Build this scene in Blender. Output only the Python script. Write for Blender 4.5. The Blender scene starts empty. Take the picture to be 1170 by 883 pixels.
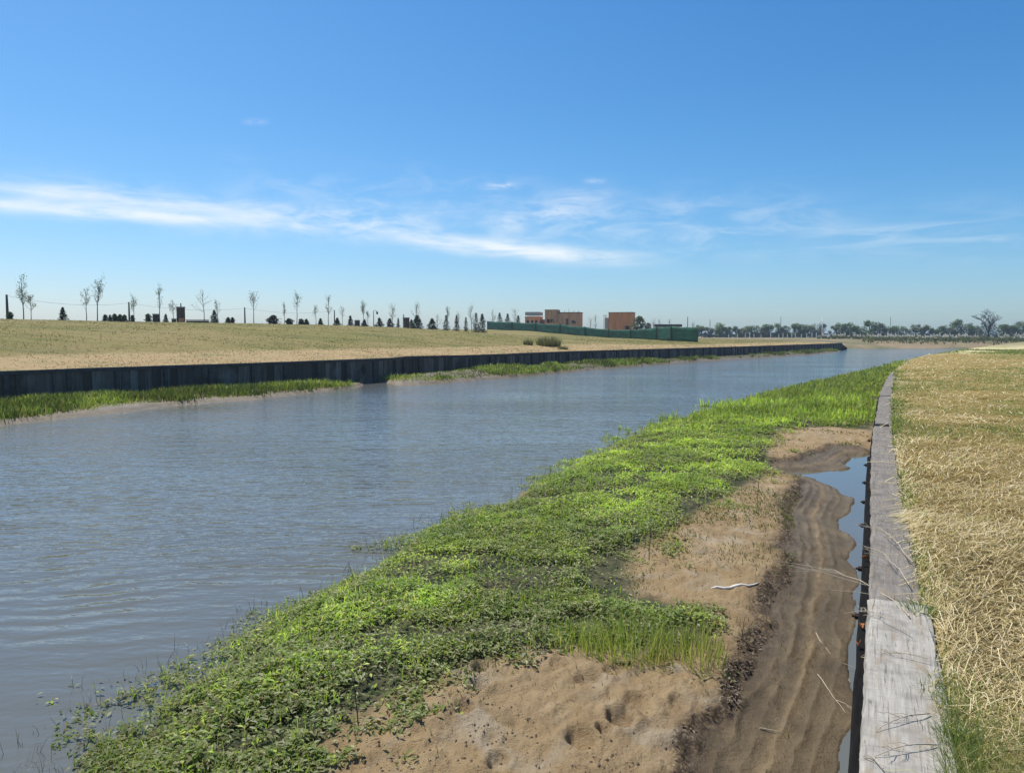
import bpy, math, random
import numpy as np
from mathutils import Vector, Matrix
R = math.radians
random.seed(7)
rng = np.random.default_rng(11)
S = bpy.context.scene
COL = S.collection

# ------------------------------------------------------------------ measured camera
EYE = 1.6
F = 845.0
TANP = 57.5 / F
PITCH = math.atan(TANP)
CP, SP = math.cos(PITCH), math.sin(PITCH)
ZW = -1.70                      # water level (the timber cap the photographer stands on is z = 0)

def P(px, py, z):
    dx, dy = (px - 585.0) / F, (441.5 - py) / F
    dyw, dzw = CP + dy * SP, -SP + dy * CP
    t = (z - EYE) / dzw
    return (dx * t, dyw * t)

def XY(px, D):
    return ((px - 585.0) / F * D, D)

def ZA(py, D):
    return EYE + D * (384.0 - py) / F

# ------------------------------------------------------------------ numpy noise and geometry helpers
def _hash(ix, iy, seed):
    n = (ix.astype(np.int64) * 374761393 + iy.astype(np.int64) * 668265263 + seed * 974634777) & 0x7fffffff
    n = (n ^ (n >> 13)) * 1274126177 & 0x7fffffff
    n = n ^ (n >> 16)
    return (n & 0xffff) / 65535.0

def vnoise(x, y, seed=0):
    x = np.asarray(x, float); y = np.asarray(y, float)
    ix, iy = np.floor(x), np.floor(y)
    fx, fy = x - ix, y - iy
    fx = fx * fx * fx * (fx * (fx * 6 - 15) + 10); fy = fy * fy * fy * (fy * (fy * 6 - 15) + 10)
    a, b = _hash(ix, iy, seed), _hash(ix + 1, iy, seed)
    c, d = _hash(ix, iy + 1, seed), _hash(ix + 1, iy + 1, seed)
    return (a + (b - a) * fx) * (1 - fy) + (c + (d - c) * fx) * fy

def fbm(x, y, seed=0, octv=4):
    v, a, t = 0.0, 0.5, 0.0
    x = np.asarray(x, float); y = np.asarray(y, float)
    for k in range(octv):
        v = v + a * vnoise(x, y, seed + k * 17); t += a
        x, y, a = x * 2.03 + 13.7, y * 2.03 + 7.1, a * 0.5
    return v / t

def sstep(a, b, x):
    t = np.clip((x - a) / (b - a), 0, 1)
    return t * t * (3 - 2 * t)

def seg_dist(x, y, pts):
    d = np.full(np.shape(x), 1e9)
    for (x0, y0), (x1, y1) in zip(pts[:-1], pts[1:]):
        ex, ey = x1 - x0, y1 - y0
        t = np.clip(((x - x0) * ex + (y - y0) * ey) / (ex * ex + ey * ey + 1e-12), 0, 1)
        d = np.minimum(d, np.hypot(x - x0 - t * ex, y - y0 - t * ey))
    return d

def inside(x, y, poly):
    c = np.zeros(np.shape(x), bool)
    n = len(poly)
    for i in range(n):
        x0, y0 = poly[i]; x1, y1 = poly[(i + 1) % n]
        if y0 == y1: continue
        cond = ((y0 > y) != (y1 > y)) & (x < (x1 - x0) * (y - y0) / (y1 - y0) + x0)
        c ^= cond
    return c

def sdist(x, y, poly):            # positive inside
    d = seg_dist(x, y, list(poly) + [poly[0]])
    return np.where(inside(x, y, poly), d, -d)

def smooth_poly(pts, step):       # Catmull-Rom resample of an open polyline
    pts = [np.array(p, float) for p in pts]
    pts = [2 * pts[0] - pts[1]] + pts + [2 * pts[-1] - pts[-2]]
    out = []
    for i in range(1, len(pts) - 2):
        p0, p1, p2, p3 = pts[i - 1:i + 3]
        n = max(2, int(np.linalg.norm(p2 - p1) / step))
        for k in range(n):
            t = k / n
            out.append(0.5 * ((2 * p1) + (-p0 + p2) * t + (2 * p0 - 5 * p1 + 4 * p2 - p3) * t * t + (-p0 + 3 * p1 - 3 * p2 + p3) * t ** 3))
    out.append(pts[-2])
    return np.array(out)

# ------------------------------------------------------------------ object helpers
def link(o, parent=None):
    COL.objects.link(o)
    if parent is not None: o.parent = parent
    return o

def tag(o, label=None, cat=None, group=None, kind=None):
    if label: o['label'] = label
    if cat: o['category'] = cat
    if group: o['group'] = group
    if kind: o['kind'] = kind
    return o

def empty(name, loc, label=None, cat=None, group=None, rz=0.0):
    o = bpy.data.objects.new(name, None)
    o.empty_display_size = 0.2
    o.location = loc; o.rotation_euler = (0, 0, rz)
    link(o)
    return tag(o, label, cat, group)

def np_mesh(name, V, faces, mat, parent=None, smooth=True, cols=None, attrs=None):
    """faces: list of (M,k) int arrays"""
    me = bpy.data.meshes.new(name)
    V = np.asarray(V, np.float32)
    me.vertices.add(len(V)); me.vertices.foreach_set('co', V.ravel())
    nl = sum(f.size for f in faces); npoly = sum(len(f) for f in faces)
    me.loops.add(nl); me.polygons.add(npoly)
    me.loops.foreach_set('vertex_index', np.concatenate([f.ravel() for f in faces]).astype(np.int32))
    st, off = [], 0
    for f in faces:
        st.append(off + np.arange(len(f)) * f.shape[1]); off += f.size
    me.polygons.foreach_set('loop_start', np.concatenate(st).astype(np.int32))
    me.polygons.foreach_set('use_smooth', np.full(npoly, smooth))
    me.update(calc_edges=True)
    if cols is not None:
        a = me.attributes.new('col', 'FLOAT_COLOR', 'POINT')
        c = np.ones((len(V), 4), np.float32); c[:, :3] = cols
        a.data.foreach_set('color', c.ravel())
    for k, v in (attrs or {}).items():
        a = me.attributes.new(k, 'FLOAT', 'POINT'); a.data.foreach_set('value', np.asarray(v, np.float32))
    me.materials.append(mat)
    return link(bpy.data.objects.new(name, me), parent)

class MB:
    def __init__(s): s.v, s.f = [], []
    def add(s, vs, fs):
        b = len(s.v); s.v += [tuple(p) for p in vs]; s.f += [tuple(b + i for i in f) for f in fs]; return s
    def box(s, c, size, rz=0.0, taper=1.0):
        hx, hy, hz = size[0] / 2, size[1] / 2, size[2] / 2
        ca, sa = math.cos(rz), math.sin(rz); vs = []
        for k, z in ((1.0, -hz), (taper, hz)):
            for x, y in ((-hx, -hy), (hx, -hy), (hx, hy), (-hx, hy)):
                x, y = x * k, y * k
                vs.append((c[0] + x * ca - y * sa, c[1] + x * sa + y * ca, c[2] + z))
        return s.add(vs, [(3, 2, 1, 0), (4, 5, 6, 7), (0, 1, 5, 4), (1, 2, 6, 5), (2, 3, 7, 6), (3, 0, 4, 7)])
    def tube(s, pts, radii, n=6):
        pts = [Vector(p) for p in pts]; vs = []
        up = Vector((0.3, 0.5, 0.8))
        for i, p in enumerate(pts):
            d = (pts[min(i + 1, len(pts) - 1)] - pts[max(i - 1, 0)]).normalized()
            a = d.cross(up)
            if a.length < 1e-4: a = d.cross(Vector((1, 0, 0)))
            a.normalize(); b = d.cross(a)
            for k in range(n):
                t = 2 * math.pi * k / n
                vs.append(p + (a * math.cos(t) + b * math.sin(t)) * radii[i])
        fs = []
        for i in range(len(pts) - 1):
            for k in range(n):
                fs.append((i * n + k, i * n + (k + 1) % n, (i + 1) * n + (k + 1) % n, (i + 1) * n + k))
        fs.append(tuple(range(n - 1, -1, -1))); fs.append(tuple((len(pts) - 1) * n + k for k in range(n)))
        return s.add(vs, fs)
    def build(s, name, mat, parent=None, smooth=False):
        me = bpy.data.meshes.new(name); me.from_pydata(s.v, [], s.f)
        if smooth: me.polygons.foreach_set('use_smooth', [True] * len(me.polygons))
        me.materials.append(mat); me.update()
        return link(bpy.data.objects.new(name, me), parent)

# ------------------------------------------------------------------ materials
class NT:
    def __init__(s, nt): s.nt = nt; s.L = nt.links
    def n(s, t, **kw):
        nd = s.nt.nodes.new(t)
        for k, v in kw.items(): setattr(nd, k, v)
        return nd
    def put(s, sock, v):
        if hasattr(v, 'is_output') or isinstance(v, bpy.types.NodeSocket): s.L.new(v, sock)
        else: sock.default_value = v
    def m(s, op, a, b=0.0, c=0.0, clamp=False):
        nd = s.n('ShaderNodeMath', operation=op); nd.use_clamp = clamp
        s.put(nd.inputs[0], a); s.put(nd.inputs[1], b); s.put(nd.inputs[2], c)
        return nd.outputs[0]
    def mix(s, f, a, b, blend='MIX'):
        nd = s.n('ShaderNodeMix', data_type='RGBA', blend_type=blend)
        s.put(nd.inputs[0], f); s.put(nd.inputs[6], a if not isinstance(a, tuple) else (*a, 1)[:4]); s.put(nd.inputs[7], b if not isinstance(b, tuple) else (*b, 1)[:4])
        return nd.outputs[2]
    def noise(s, vec, scale, detail=4, rough=0.55, dist=0.0):
        nd = s.n('ShaderNodeTexNoise'); nd.inputs['Scale'].default_value = scale; nd.inputs['Detail'].default_value = detail
        nd.inputs['Roughness'].default_value = rough; nd.inputs['Distortion'].default_value = dist
        if vec is not None: s.L.new(vec, nd.inputs['Vector'])
        return nd.outputs['Fac']
    def mapr(s, v, a, b, c=0.0, d=1.0, smooth=False):
        nd = s.n('ShaderNodeMapRange'); nd.interpolation_type = 'SMOOTHSTEP' if smooth else 'LINEAR'
        s.put(nd.inputs[0], v)
        for i, q in enumerate((a, b, c, d)): s.put(nd.inputs[1 + i], q)
        return nd.outputs[0]
    def mapping(s, vec, scale=(1, 1, 1), rot=(0, 0, 0), loc=(0, 0, 0)):
        nd = s.n('ShaderNodeMapping'); s.L.new(vec, nd.inputs[0])
        nd.inputs['Location'].default_value = loc; nd.inputs['Rotation'].default_value = rot; nd.inputs['Scale'].default_value = scale
        return nd.outputs[0]
    def attr(s, name):
        nd = s.n('ShaderNodeAttribute', attribute_name=name); return nd
    def bump(s, h, strength, dist, normal=None):
        nd = s.n('ShaderNodeBump'); s.put(nd.inputs['Strength'], strength); s.put(nd.inputs['Distance'], dist); s.L.new(h, nd.inputs['Height'])
        if normal is not None: s.L.new(normal, nd.inputs['Normal'])
        return nd.outputs[0]

def new_mat(name):
    m = bpy.data.materials.new(name); m.use_nodes = True; m.node_tree.nodes.clear()
    t = NT(m.node_tree)
    out = t.n('ShaderNodeOutputMaterial'); b = t.n('ShaderNodeBsdfPrincipled')
    b.inputs['Roughness'].default_value = 0.9; b.inputs['Specular IOR Level'].default_value = 0.2
    t.L.new(b.outputs[0], out.inputs[0])
    tc = t.n('ShaderNodeTexCoord')
    return m, t, b, tc.outputs['Object'], out

def simple_mat(name, c1, c2, scale=3.0, stretch=(1, 1, 1), rough=0.85, bump=0.0, bdist=0.01, spec=0.2, detail=5):
    m, t, b, obj, out = new_mat(name)
    v = t.mapping(obj, stretch)
    nz = t.noise(v, scale, detail, 0.6)
    t.put(b.inputs['Base Color'], t.mix(t.mapr(nz, 0.3, 0.7), c1, c2))
    b.inputs['Roughness'].default_value = rough; b.inputs['Specular IOR Level'].default_value = spec
    if bump: t.put(b.inputs['Normal'], t.bump(nz, bump, bdist))
    return m

def leaf_mat(name, trans=0.4, tint=(1.0, 1.15, 0.55)):
    m = bpy.data.materials.new(name); m.use_nodes = True; m.node_tree.nodes.clear()
    t = NT(m.node_tree); out = t.n('ShaderNodeOutputMaterial')
    c = t.attr('col').outputs['Color']
    d = t.n('ShaderNodeBsdfPrincipled'); d.inputs['Roughness'].default_value = 0.48; d.inputs['Specular IOR Level'].default_value = 0.35
    t.L.new(c, d.inputs['Base Color'])
    tr = t.n('ShaderNodeBsdfTranslucent'); t.put(tr.inputs[0], t.mix(1.0, c, tint, 'MULTIPLY'))
    mx = t.n('ShaderNodeMixShader'); mx.inputs[0].default_value = trans
    t.L.new(d.outputs[0], mx.inputs[1]); t.L.new(tr.outputs[0], mx.inputs[2]); t.L.new(mx.outputs[0], out.inputs[0])
    return m

M = {}
M['leaf'] = leaf_mat('leaf_green', 0.48, (1.05, 1.15, 0.6))
M['straw'] = leaf_mat('dry_straw', 0.25, (1.0, 0.95, 0.8))
M['needle'] = leaf_mat('far_leaf', 0.36)
M['bark'] = simple_mat('bark', (0.16, 0.13, 0.11), (0.28, 0.24, 0.21), 6, (1, 1, .2))
M['bark_dark'] = simple_mat('bark_dark', (0.06, 0.05, 0.045), (0.12, 0.10, 0.085), 6, (1, 1, .2))
M['bark_black'] = simple_mat('bark_black', (0.02, 0.018, 0.017), (0.05, 0.045, 0.042), 6, (1, 1, .2))
M['pole'] = simple_mat('pole_wood', (0.05, 0.045, 0.04), (0.09, 0.08, 0.07), 6, (1, 1, .2))
M['metal'] = simple_mat('grey_metal', (0.15, 0.16, 0.17), (0.22, 0.23, 0.24), 4, rough=0.5)
M['white'] = simple_mat('white_paint', (0.62, 0.62, 0.60), (0.75, 0.75, 0.73), 3, rough=0.7)
M['rust'] = simple_mat('rusty_iron', (0.03, 0.02, 0.014), (0.08, 0.04, 0.025), 40, rough=0.9)
M['twig'] = simple_mat('dry_twig', (0.34, 0.27, 0.18), (0.55, 0.48, 0.36), 30)
M['twig_dark'] = simple_mat('dark_twig', (0.07, 0.055, 0.04), (0.14, 0.11, 0.08), 30)
M['wire'] = simple_mat('wire', (0.05, 0.05, 0.055), (0.07, 0.07, 0.075), 3)
M['lumber'] = simple_mat('fresh_lumber', (0.50, 0.37, 0.20), (0.62, 0.48, 0.28), 5, (1, 1, .3))
M['concrete'] = simple_mat('concrete', (0.36, 0.33, 0.30), (0.46, 0.43, 0.39), 4)
M['darkroof'] = simple_mat('dark_roof', (0.10, 0.075, 0.075), (0.14, 0.11, 0.105), 3)
M['opening'] = simple_mat('dark_opening', (0.03, 0.025, 0.022), (0.045, 0.04, 0.035), 3)
M['dry_leaf'] = simple_mat('fallen_leaf', (0.30, 0.10, 0.035), (0.42, 0.17, 0.06), 40)
M['paleWood'] = simple_mat('bleached_wood', (0.70, 0.66, 0.58), (0.82, 0.79, 0.72), 20)

def brick_mat(name, c1, c2, mortar, stretch=1.0):
    m, t, b, obj, out = new_mat(name)
    nd = t.n('ShaderNodeTexBrick'); nd.inputs['Color1'].default_value = (*c1, 1); nd.inputs['Color2'].default_value = (*c2, 1)
    nd.inputs['Mortar'].default_value = (*mortar, 1); nd.inputs['Scale'].default_value = 1.6 * stretch; nd.inputs['Mortar Size'].default_value = 0.012
    sep = t.n('ShaderNodeSeparateXYZ'); t.L.new(obj, sep.inputs[0])
    cmb = t.n('ShaderNodeCombineXYZ'); t.L.new(t.m('ADD', sep.outputs[0], sep.outputs[1]), cmb.inputs[0]); t.L.new(sep.outputs[2], cmb.inputs[1])
    t.L.new(cmb.outputs[0], nd.inputs['Vector'])
    streak = t.noise(t.mapping(obj, (1, 1, 0.12)), 1.7, 4, 0.6)
    t.put(b.inputs['Base Color'], t.mix(t.mapr(streak, 0.42, 0.62, 0.0, 0.55), nd.outputs['Color'], tuple(q * 0.6 for q in c2)))
    return m
M['brick'] = brick_mat('orange_brick', (0.88, 0.32, 0.11), (0.80, 0.26, 0.085), (0.74, 0.42, 0.24))
M['brick_tan'] = brick_mat('tan_brick', (0.84, 0.40, 0.18), (0.76, 0.30, 0.12), (0.76, 0.52, 0.32))
M['brick_dark'] = brick_mat('dark_brick', (0.16, 0.10, 0.075), (0.13, 0.085, 0.065), (0.2, 0.16, 0.13))

# weathered planks: the plank's own X runs along it
def plank_mat(name, lo, hi, crack):
    m, t, b, obj, out = new_mat(name)
    inf = t.n('ShaderNodeObjectInfo')
    off = t.n('ShaderNodeVectorMath', operation='ADD'); t.L.new(obj, off.inputs[0])
    cb = t.n('ShaderNodeCombineXYZ'); t.L.new(t.m('MULTIPLY', inf.outputs['Random'], 31.0), cb.inputs[0]); t.L.new(t.m('MULTIPLY', inf.outputs['Random'], 9.0), cb.inputs[1])
    t.L.new(cb.outputs[0], off.inputs[1]); v = off.outputs[0]
    g1 = t.noise(t.mapping(v, (1.6, 24, 24)), 1.0, 7, 0.7, 1.6)
    g2 = t.noise(t.mapping(v, (4, 90, 90)), 1.0, 4, 0.65, .8)
    blot = t.noise(v, 5.0, 5, 0.65)
    cross = t.noise(t.mapping(v, (60, 6, 6)), 1.0, 3, 0.6)
    c = t.mix(t.mapr(g1, 0.3, 0.72), lo, hi)
    c = t.mix(t.mapr(blot, 0.48, 0.68, 0, 0.65), c, tuple(q * 0.62 for q in lo))
    c = t.mix(t.mapr(g2, 0.57, 0.68, 0, 0.85), c, crack)
    c = t.mix(t.mapr(cross, 0.54, 0.72, 0, 0.5), c, tuple(q * 0.7 for q in lo))
    dirt = t.noise(t.mapping(v, (3, 7, 7)), 1.3, 6, 0.7)
    c = t.mix(t.mapr(dirt, 0.52, 0.66, 0, 0.65), c, (0.27, 0.21, 0.13))
    t.put(b.inputs['Base Color'], c)
    h = t.m('ADD', t.m('MULTIPLY', g1, 0.6), t.m('ADD', t.m('MULTIPLY', g2, 0.5), t.m('MULTIPLY', cross, 0.3)))
    t.put(b.inputs['Normal'], t.bump(h, 0.7, 0.006))
    return m
M['plank_pale'] = plank_mat('pale_plank', (0.29, 0.265, 0.225), (0.47, 0.435, 0.375), (0.12, 0.105, 0.085))
M['plank'] = plank_mat('grey_plank', (0.15, 0.132, 0.110), (0.29, 0.26, 0.222), (0.045, 0.038, 0.03))
M['waler'] = simple_mat('tarred_timber', (0.005, 0.0048, 0.0045), (0.016, 0.014, 0.013), 6, (1, 8, 8), bump=0.4, spec=.08)

# bulkhead boards on the far side
def bulk_mat():
    m, t, b, obj, out = new_mat('bulkhead_boards')
    a = t.attr('board').outputs['Fac']
    n1 = t.noise(t.mapping(obj, (7, 7, 0.7)), 1.0, 5, 0.6)
    n2 = t.noise(obj, 0.6, 3)
    c = t.mix(a, (0.066, 0.055, 0.044), (0.20, 0.175, 0.148))
    c = t.mix(t.mapr(n1, 0.46, 0.68, 0, 0.7), c, (0.045, 0.043, 0.045))
    c = t.mix(t.mapr(n2, 0.55, 0.7, 0, 0.4), c, (0.25, 0.245, 0.24))
    t.put(b.inputs['Base Color'], c); t.put(b.inputs['Normal'], t.bump(n1, 0.5, 0.02))
    return m
M['bulk'] = bulk_mat()
M['bulk_cap'] = simple_mat('bulkhead_cap', (0.045, 0.042, 0.042), (0.10, 0.095, 0.09), 3, bump=0.4)

# ------------------------------------------------------------------ lines of the place
# right-hand retaining wall: left edge of its cap at z = 0
WR_near = np.array([0.437, 0.8995])
wr_pts = [(-3.5 * WR_near[0], -3.5 * WR_near[1]), (0, 0)] + [P(*q, 0.0) for q in ((994.5, 694), (996, 600), (996.5, 526), (998, 497), (1002, 470), (1007, 446), (1017, 427), (1030, 416), (1043, 409.5))] \
    + [(41.0, 71.0), (62, 100), (88, 135), (120, 178), (170, 245)]
WR = smooth_poly(wr_pts, 0.25)
wr_len = np.concatenate([[0], np.cumsum(np.hypot(*np.diff(WR, axis=0).T))])
def wr_at(d):
    x = np.interp(d, wr_len, WR[:, 0]); y = np.interp(d, wr_len, WR[:, 1]); return np.array([x, y])
def wr_dir(d):
    v = wr_at(d + 0.3) - wr_at(d - 0.3); return v / np.linalg.norm(v)
D0 = 3.5                                     # arc length at the camera's foot
# left-hand bulkhead: front top edge
WL_pts = [(-56.5, -17.5), (-40, 8), (-24, 33), (-19.5, 39.6), (-15, 45.3), (-11.2, 51), (-8.9, 54.8), (-8.0, 59.2), (-2.6, 64.3), (5.1, 77), (12.4, 86.5), (26, 103), (44.5, 127), (77, 173)]
WL = smooth_poly(WL_pts, 0.5)
wl_len = np.concatenate([[0], np.cumsum(np.hypot(*np.diff(WL, axis=0).T))])
def wl_at(d): return np.array([np.interp(d, wl_len, WL[:, 0]), np.interp(d, wl_len, WL[:, 1])])
def wl_dir(d):
    v = wl_at(d + 0.6) - wl_at(d - 0.6); return v / np.linalg.norm(v)

# near mud bank (soil) outline
river_edge = [(130, 1150), (140, 900), (165, 830), (240, 775), (325, 705), (420, 660), (500, 605), (575, 578), (650, 538), (745, 492), (865, 457), (945, 437), (1008, 421.5), (1036, 413)]
channel_edge = [(985, 521), (965, 534), (932, 541), (900, 540.5), (934, 548), (962, 560), (968, 572), (958, 598), (966, 620), (976, 650), (977, 690), (969, 722), (975, 742), (977, 770), (973, 815), (962, 842), (951, 876), (940, 930), (925, 1150)]
ch_pts = [P(*q, ZW) for q in channel_edge]
def wall_off(d, o):                           # o metres to the right of the cap's left edge
    v = wr_dir(d); return tuple(wr_at(d) + o * np.array([v[1], -v[0]]))
LB = [P(*q, ZW) for q in river_edge] + [(66, 108), (64, 104)] + [wall_off(d, 0.25) for d in (105, 92, 80, 66, 55, 45, 38, 32, 29, 27.2)] + [P(991, 514, ZW)] + ch_pts
# far-side strip of land in front of the bulkhead
sl_px = [(-140, 500), (-60, 492), (0, 486), (60, 479), (100, 475), (150, 470), (200, 463), (300, 456), (340, 451), (385, 446), (408, 442.5), (419, 438.2)]
sl_px2 = [(446, 437.5), (453, 440.8), (480, 440), (560, 433.5), (640, 426.5), (700, 421), (800, 413.5), (880, 408.5), (935, 405), (958, 402.3)]
def wl_off(d, o):
    v = wl_dir(d); return tuple(wl_at(d) + o * np.array([v[1], -v[0]]))
def near_d(p): return wl_len[np.argmin(np.hypot(WL[:, 0] - p[0], WL[:, 1] - p[1]))]
sl1 = [P(*q, ZW) for q in sl_px]; sl2 = [P(*q, ZW) for q in sl_px2]
da, db = near_d(sl1[0]), near_d(sl1[-1])
LF1 = sl1 + [wl_off(d, -0.15) for d in np.linspace(db, da, 14)]
dc, dd = near_d(sl2[0]), wl_len[-1]
LF2 = sl2 + [wl_off(d, -0.15) for d in np.linspace(dd, dc + 0.2, 16)]

# pits and footprints in the sand: pixel, radius, depth
pits = [(549, 766, .07, .07), (547, 787, .09, .06), (531, 814, .08, .05), (520, 800, .05, .03), (673, 780, .12, .05), (709, 824, .10, .07), (664, 845, .11, .06), (729, 807, .12, .03),
        (623, 766, .11, .03), (640, 762, .08, .03), (569, 874, .08, .05), (690, 838, .06, .05), (600, 830, .10, .02), (752, 756, .10, .04), (560, 845, .06, .02), (775, 800, .07, .03), (700, 770, .07, .03), (640, 815, .05, .02)]
PITS = [(*P(a, b, ZW + 0.27), r, d) for a, b, r, d in pits]

def bank_height(x, y, full=False):
    """height of the soil below the two walls; x, y arrays"""
    wx = x + 0.35 * (fbm(x * 1.1, y * 1.1, 5, 3) - 0.5) * np.clip(np.hypot(x, y) / 12, 0.25, 2); wy = y + 0.35 * (fbm(x * 1.1, y * 1.1, 9, 3) - 0.5) * np.clip(np.hypot(x, y) / 12, 0.25, 2)
    d = sdist(wx, wy, LB)
    dch = seg_dist(x + 0.07 * (fbm(x * 3, y * 3, 3, 3) - .5), y + 0.07 * (fbm(x * 3, y * 3, 4, 3) - .5), ch_pts)
    dch = dch + 0.02 * (vnoise(x * 9, y * 9, 2) - .5)
    nz = fbm(x * 0.9, y * 0.9, 21, 4) - 0.5
    fine = fbm(x * 7, y * 7, 31, 4) - 0.5
    dry = 0.30 * (1 - np.exp(-np.maximum(d, 0) / 0.55)) + 0.10 * nz * np.clip(d, 0, 1) + 0.075 * fine * np.clip(d * 2, 0, 1) + 0.018 * (fbm(x * 19, y * 19, 37, 3) - .5)
    scar = 0.88 + 0.35 * (fbm(x * 1.3, y * 1.3, 41, 3) - 0.5) + 0.10 * (fbm(x * 6, y * 6, 43, 3) - .5)
    mud = 0.015 + 0.17 * np.clip(dch / 0.9, 0, 1.2)
    for r0, w, a in ((0.13, .025, .012), (0.27, .03, .016), (0.40, .03, .018), (0.56, .035, .022), (0.70, .03, .02)):
        rr = r0 + 0.09 * (fbm(x * 1.1, y * 1.1, int(r0 * 100), 3) - .5)
        mud = mud + a * (.25 + 1.3 * sstep(.3, .7, fbm(x * 2.2, y * 2.2, int(r0 * 100) + 3, 3))) * np.exp(-((dch - rr) / w) ** 2) * np.where(dch > rr, 1.0, 0.55)
    mud = mud + 0.022 * (fbm(x * 13, y * 13, 47, 3) - .5) * sstep(.1, .4, dch)
    t = sstep(-0.10, 0.12, dch - scar)
    clod = np.exp(-((dch - scar - 0.02) / 0.16) ** 2)
    up = dry * t + np.minimum(mud, dry + 0.03) * (1 - t) + clod * (0.07 * (fbm(x * 13, y * 13, 61, 3) - 0.5))
    hb = np.where(d > 0, up, 0.30 * d)
    hb = np.maximum(hb, -0.9)
    for (qx, qy, r, dep) in PITS:
        rr = np.hypot(x - qx, (y - qy) * 0.8) + 0.05 * (fbm(x * 14, y * 14, 71, 2) - .5)
        hb = hb - 1.3 * dep * np.exp(-(rr / r) ** 6) + dep * 0.35 * np.exp(-((rr - 1.45 * r) / (0.4 * r)) ** 2)
    # far strips
    e = 0.5 * (fbm(x * 0.35, y * 0.35, 81, 4) - 0.5)
    d1 = sdist(x + e, y + e, LF1); d2 = sdist(x + e, y + e, LF2)
    near = d1 > d2
    d2 = np.where(near, d1, d2)
    hf = np.where(d2 > 0, 0.13 * sstep(0, .25, d2) + np.where(near, .065, 0.17) * np.clip(d2, 0, 4) + 0.12 * nz * np.clip(d2, 0, 1), 0.25 * d2)
    hf = np.maximum(hf, -0.9)
    h = ZW + np.maximum(hb, hf)
    if not full: return h
    return h, d, dch, scar, d2, clod

# vegetation outline on the near bank
veg_px = [(30, 1000), (45, 880), (58, 805), (80, 798), (112, 757), (160, 748), (205, 724), (268, 706), (300, 670), (345, 668), (400, 641), (440, 602), (487, 580), (545, 563), (578, 561), (625, 531), (650, 521),
          (745, 479), (790, 469), (865, 449), (945, 431), (1008, 417), (1034, 409),
          (1026, 420), (1012, 440), (1003, 470), (1000, 488), (950, 487), (895, 490), (880, 505), (880, 540), (845, 560), (800, 585), (765, 605), (735, 628), (722, 655), (735, 682), (790, 695), (830, 712), (812, 735), (770, 745), (700, 742), (635, 745), (562, 757), (488, 778), (436, 806), (392, 836), (352, 858), (318, 1000)]
VEG = [P(*q, ZW + 0.3) for q in veg_px]

# ------------------------------------------------------------------ terrain: river bed and mud banks
def polar_grid(a0, a1, na, r0, r1, nr):
    az = np.radians(np.linspace(a0, a1, na)); r = np.exp(np.linspace(math.log(r0), math.log(r1), nr))
    A, RR = np.meshgrid(az, r)
    idx = np.arange(na * nr).reshape(nr, na)
    q = np.stack([idx[:-1, :-1], idx[:-1, 1:], idx[1:, 1:], idx[1:, :-1]], -1).reshape(-1, 4)
    return (RR * np.sin(A)).ravel(), (RR * np.cos(A)).ravel(), q

def mud_mat():
    m, t, b, obj, out = new_mat('river_mud')
    veg, wet, clod, far = (t.attr(k).outputs['Fac'] for k in ('veg', 'wet', 'clod', 'far'))
    n1 = t.noise(obj, 2.2, 8, 0.65); n2 = t.noise(obj, 28, 6, 0.7); n3 = t.noise(obj, 0.7, 4); n4 = t.noise(obj, 110, 3, 0.6)
    dry = t.mix(t.mapr(n1, 0.32, 0.68), (0.265, 0.178, 0.088), (0.42, 0.305, 0.165))
    dry = t.mix(t.mapr(n3, 0.45, 0.65, 0, 0.6), dry, (0.35, 0.235, 0.11))
    dry = t.mix(t.mapr(n2, 0.56, 0.72, 0, 0.75), dry, (0.12, 0.085, 0.055))
    dry = t.mix(t.mapr(n4, 0.62, 0.72, 0, 0.6), dry, (0.10, 0.075, 0.055))
    dry = t.mix(t.mapr(t.noise(obj, 1.6, 5, .6, .6), 0.52, 0.66, 0, 0.6), dry, (0.40, 0.335, 0.24))
    wetc = t.mix(t.mapr(n1, 0.35, 0.65), (0.105, 0.074, 0.037), (0.195, 0.142, 0.074))
    wetc = t.mix(t.mapr(n2, 0.55, 0.72, 0, 0.6), wetc, (0.085, 0.06, 0.035))
    c = t.mix(wet, dry, wetc)
    c = t.mix(t.m('MULTIPLY', clod, t.mapr(n2, 0.36, 0.52), clamp=True), c, (0.095, 0.066, 0.042))
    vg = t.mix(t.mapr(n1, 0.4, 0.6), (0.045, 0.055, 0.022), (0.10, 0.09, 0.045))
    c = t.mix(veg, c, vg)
    fc = t.mix(t.mapr(n1, 0.35, 0.65), (0.14, 0.105, 0.06), (0.25, 0.19, 0.115))
    c = t.mix(far, c, fc)
    t.put(b.inputs['Base Color'], c)
    t.put(b.inputs['Roughness'], t.mapr(wet, 0, 1, 0.95, 0.48)); b.inputs['Specular IOR Level'].default_value = 0.3
    h = t.m('ADD', t.m('MULTIPLY', n2, 0.7), t.m('ADD', t.m('MULTIPLY', n1, 0.8), t.m('MULTIPLY', n4, 0.35)))
    t.put(b.inputs['Normal'], t.bump(h, 0.9, 0.05))
    return m

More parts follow.
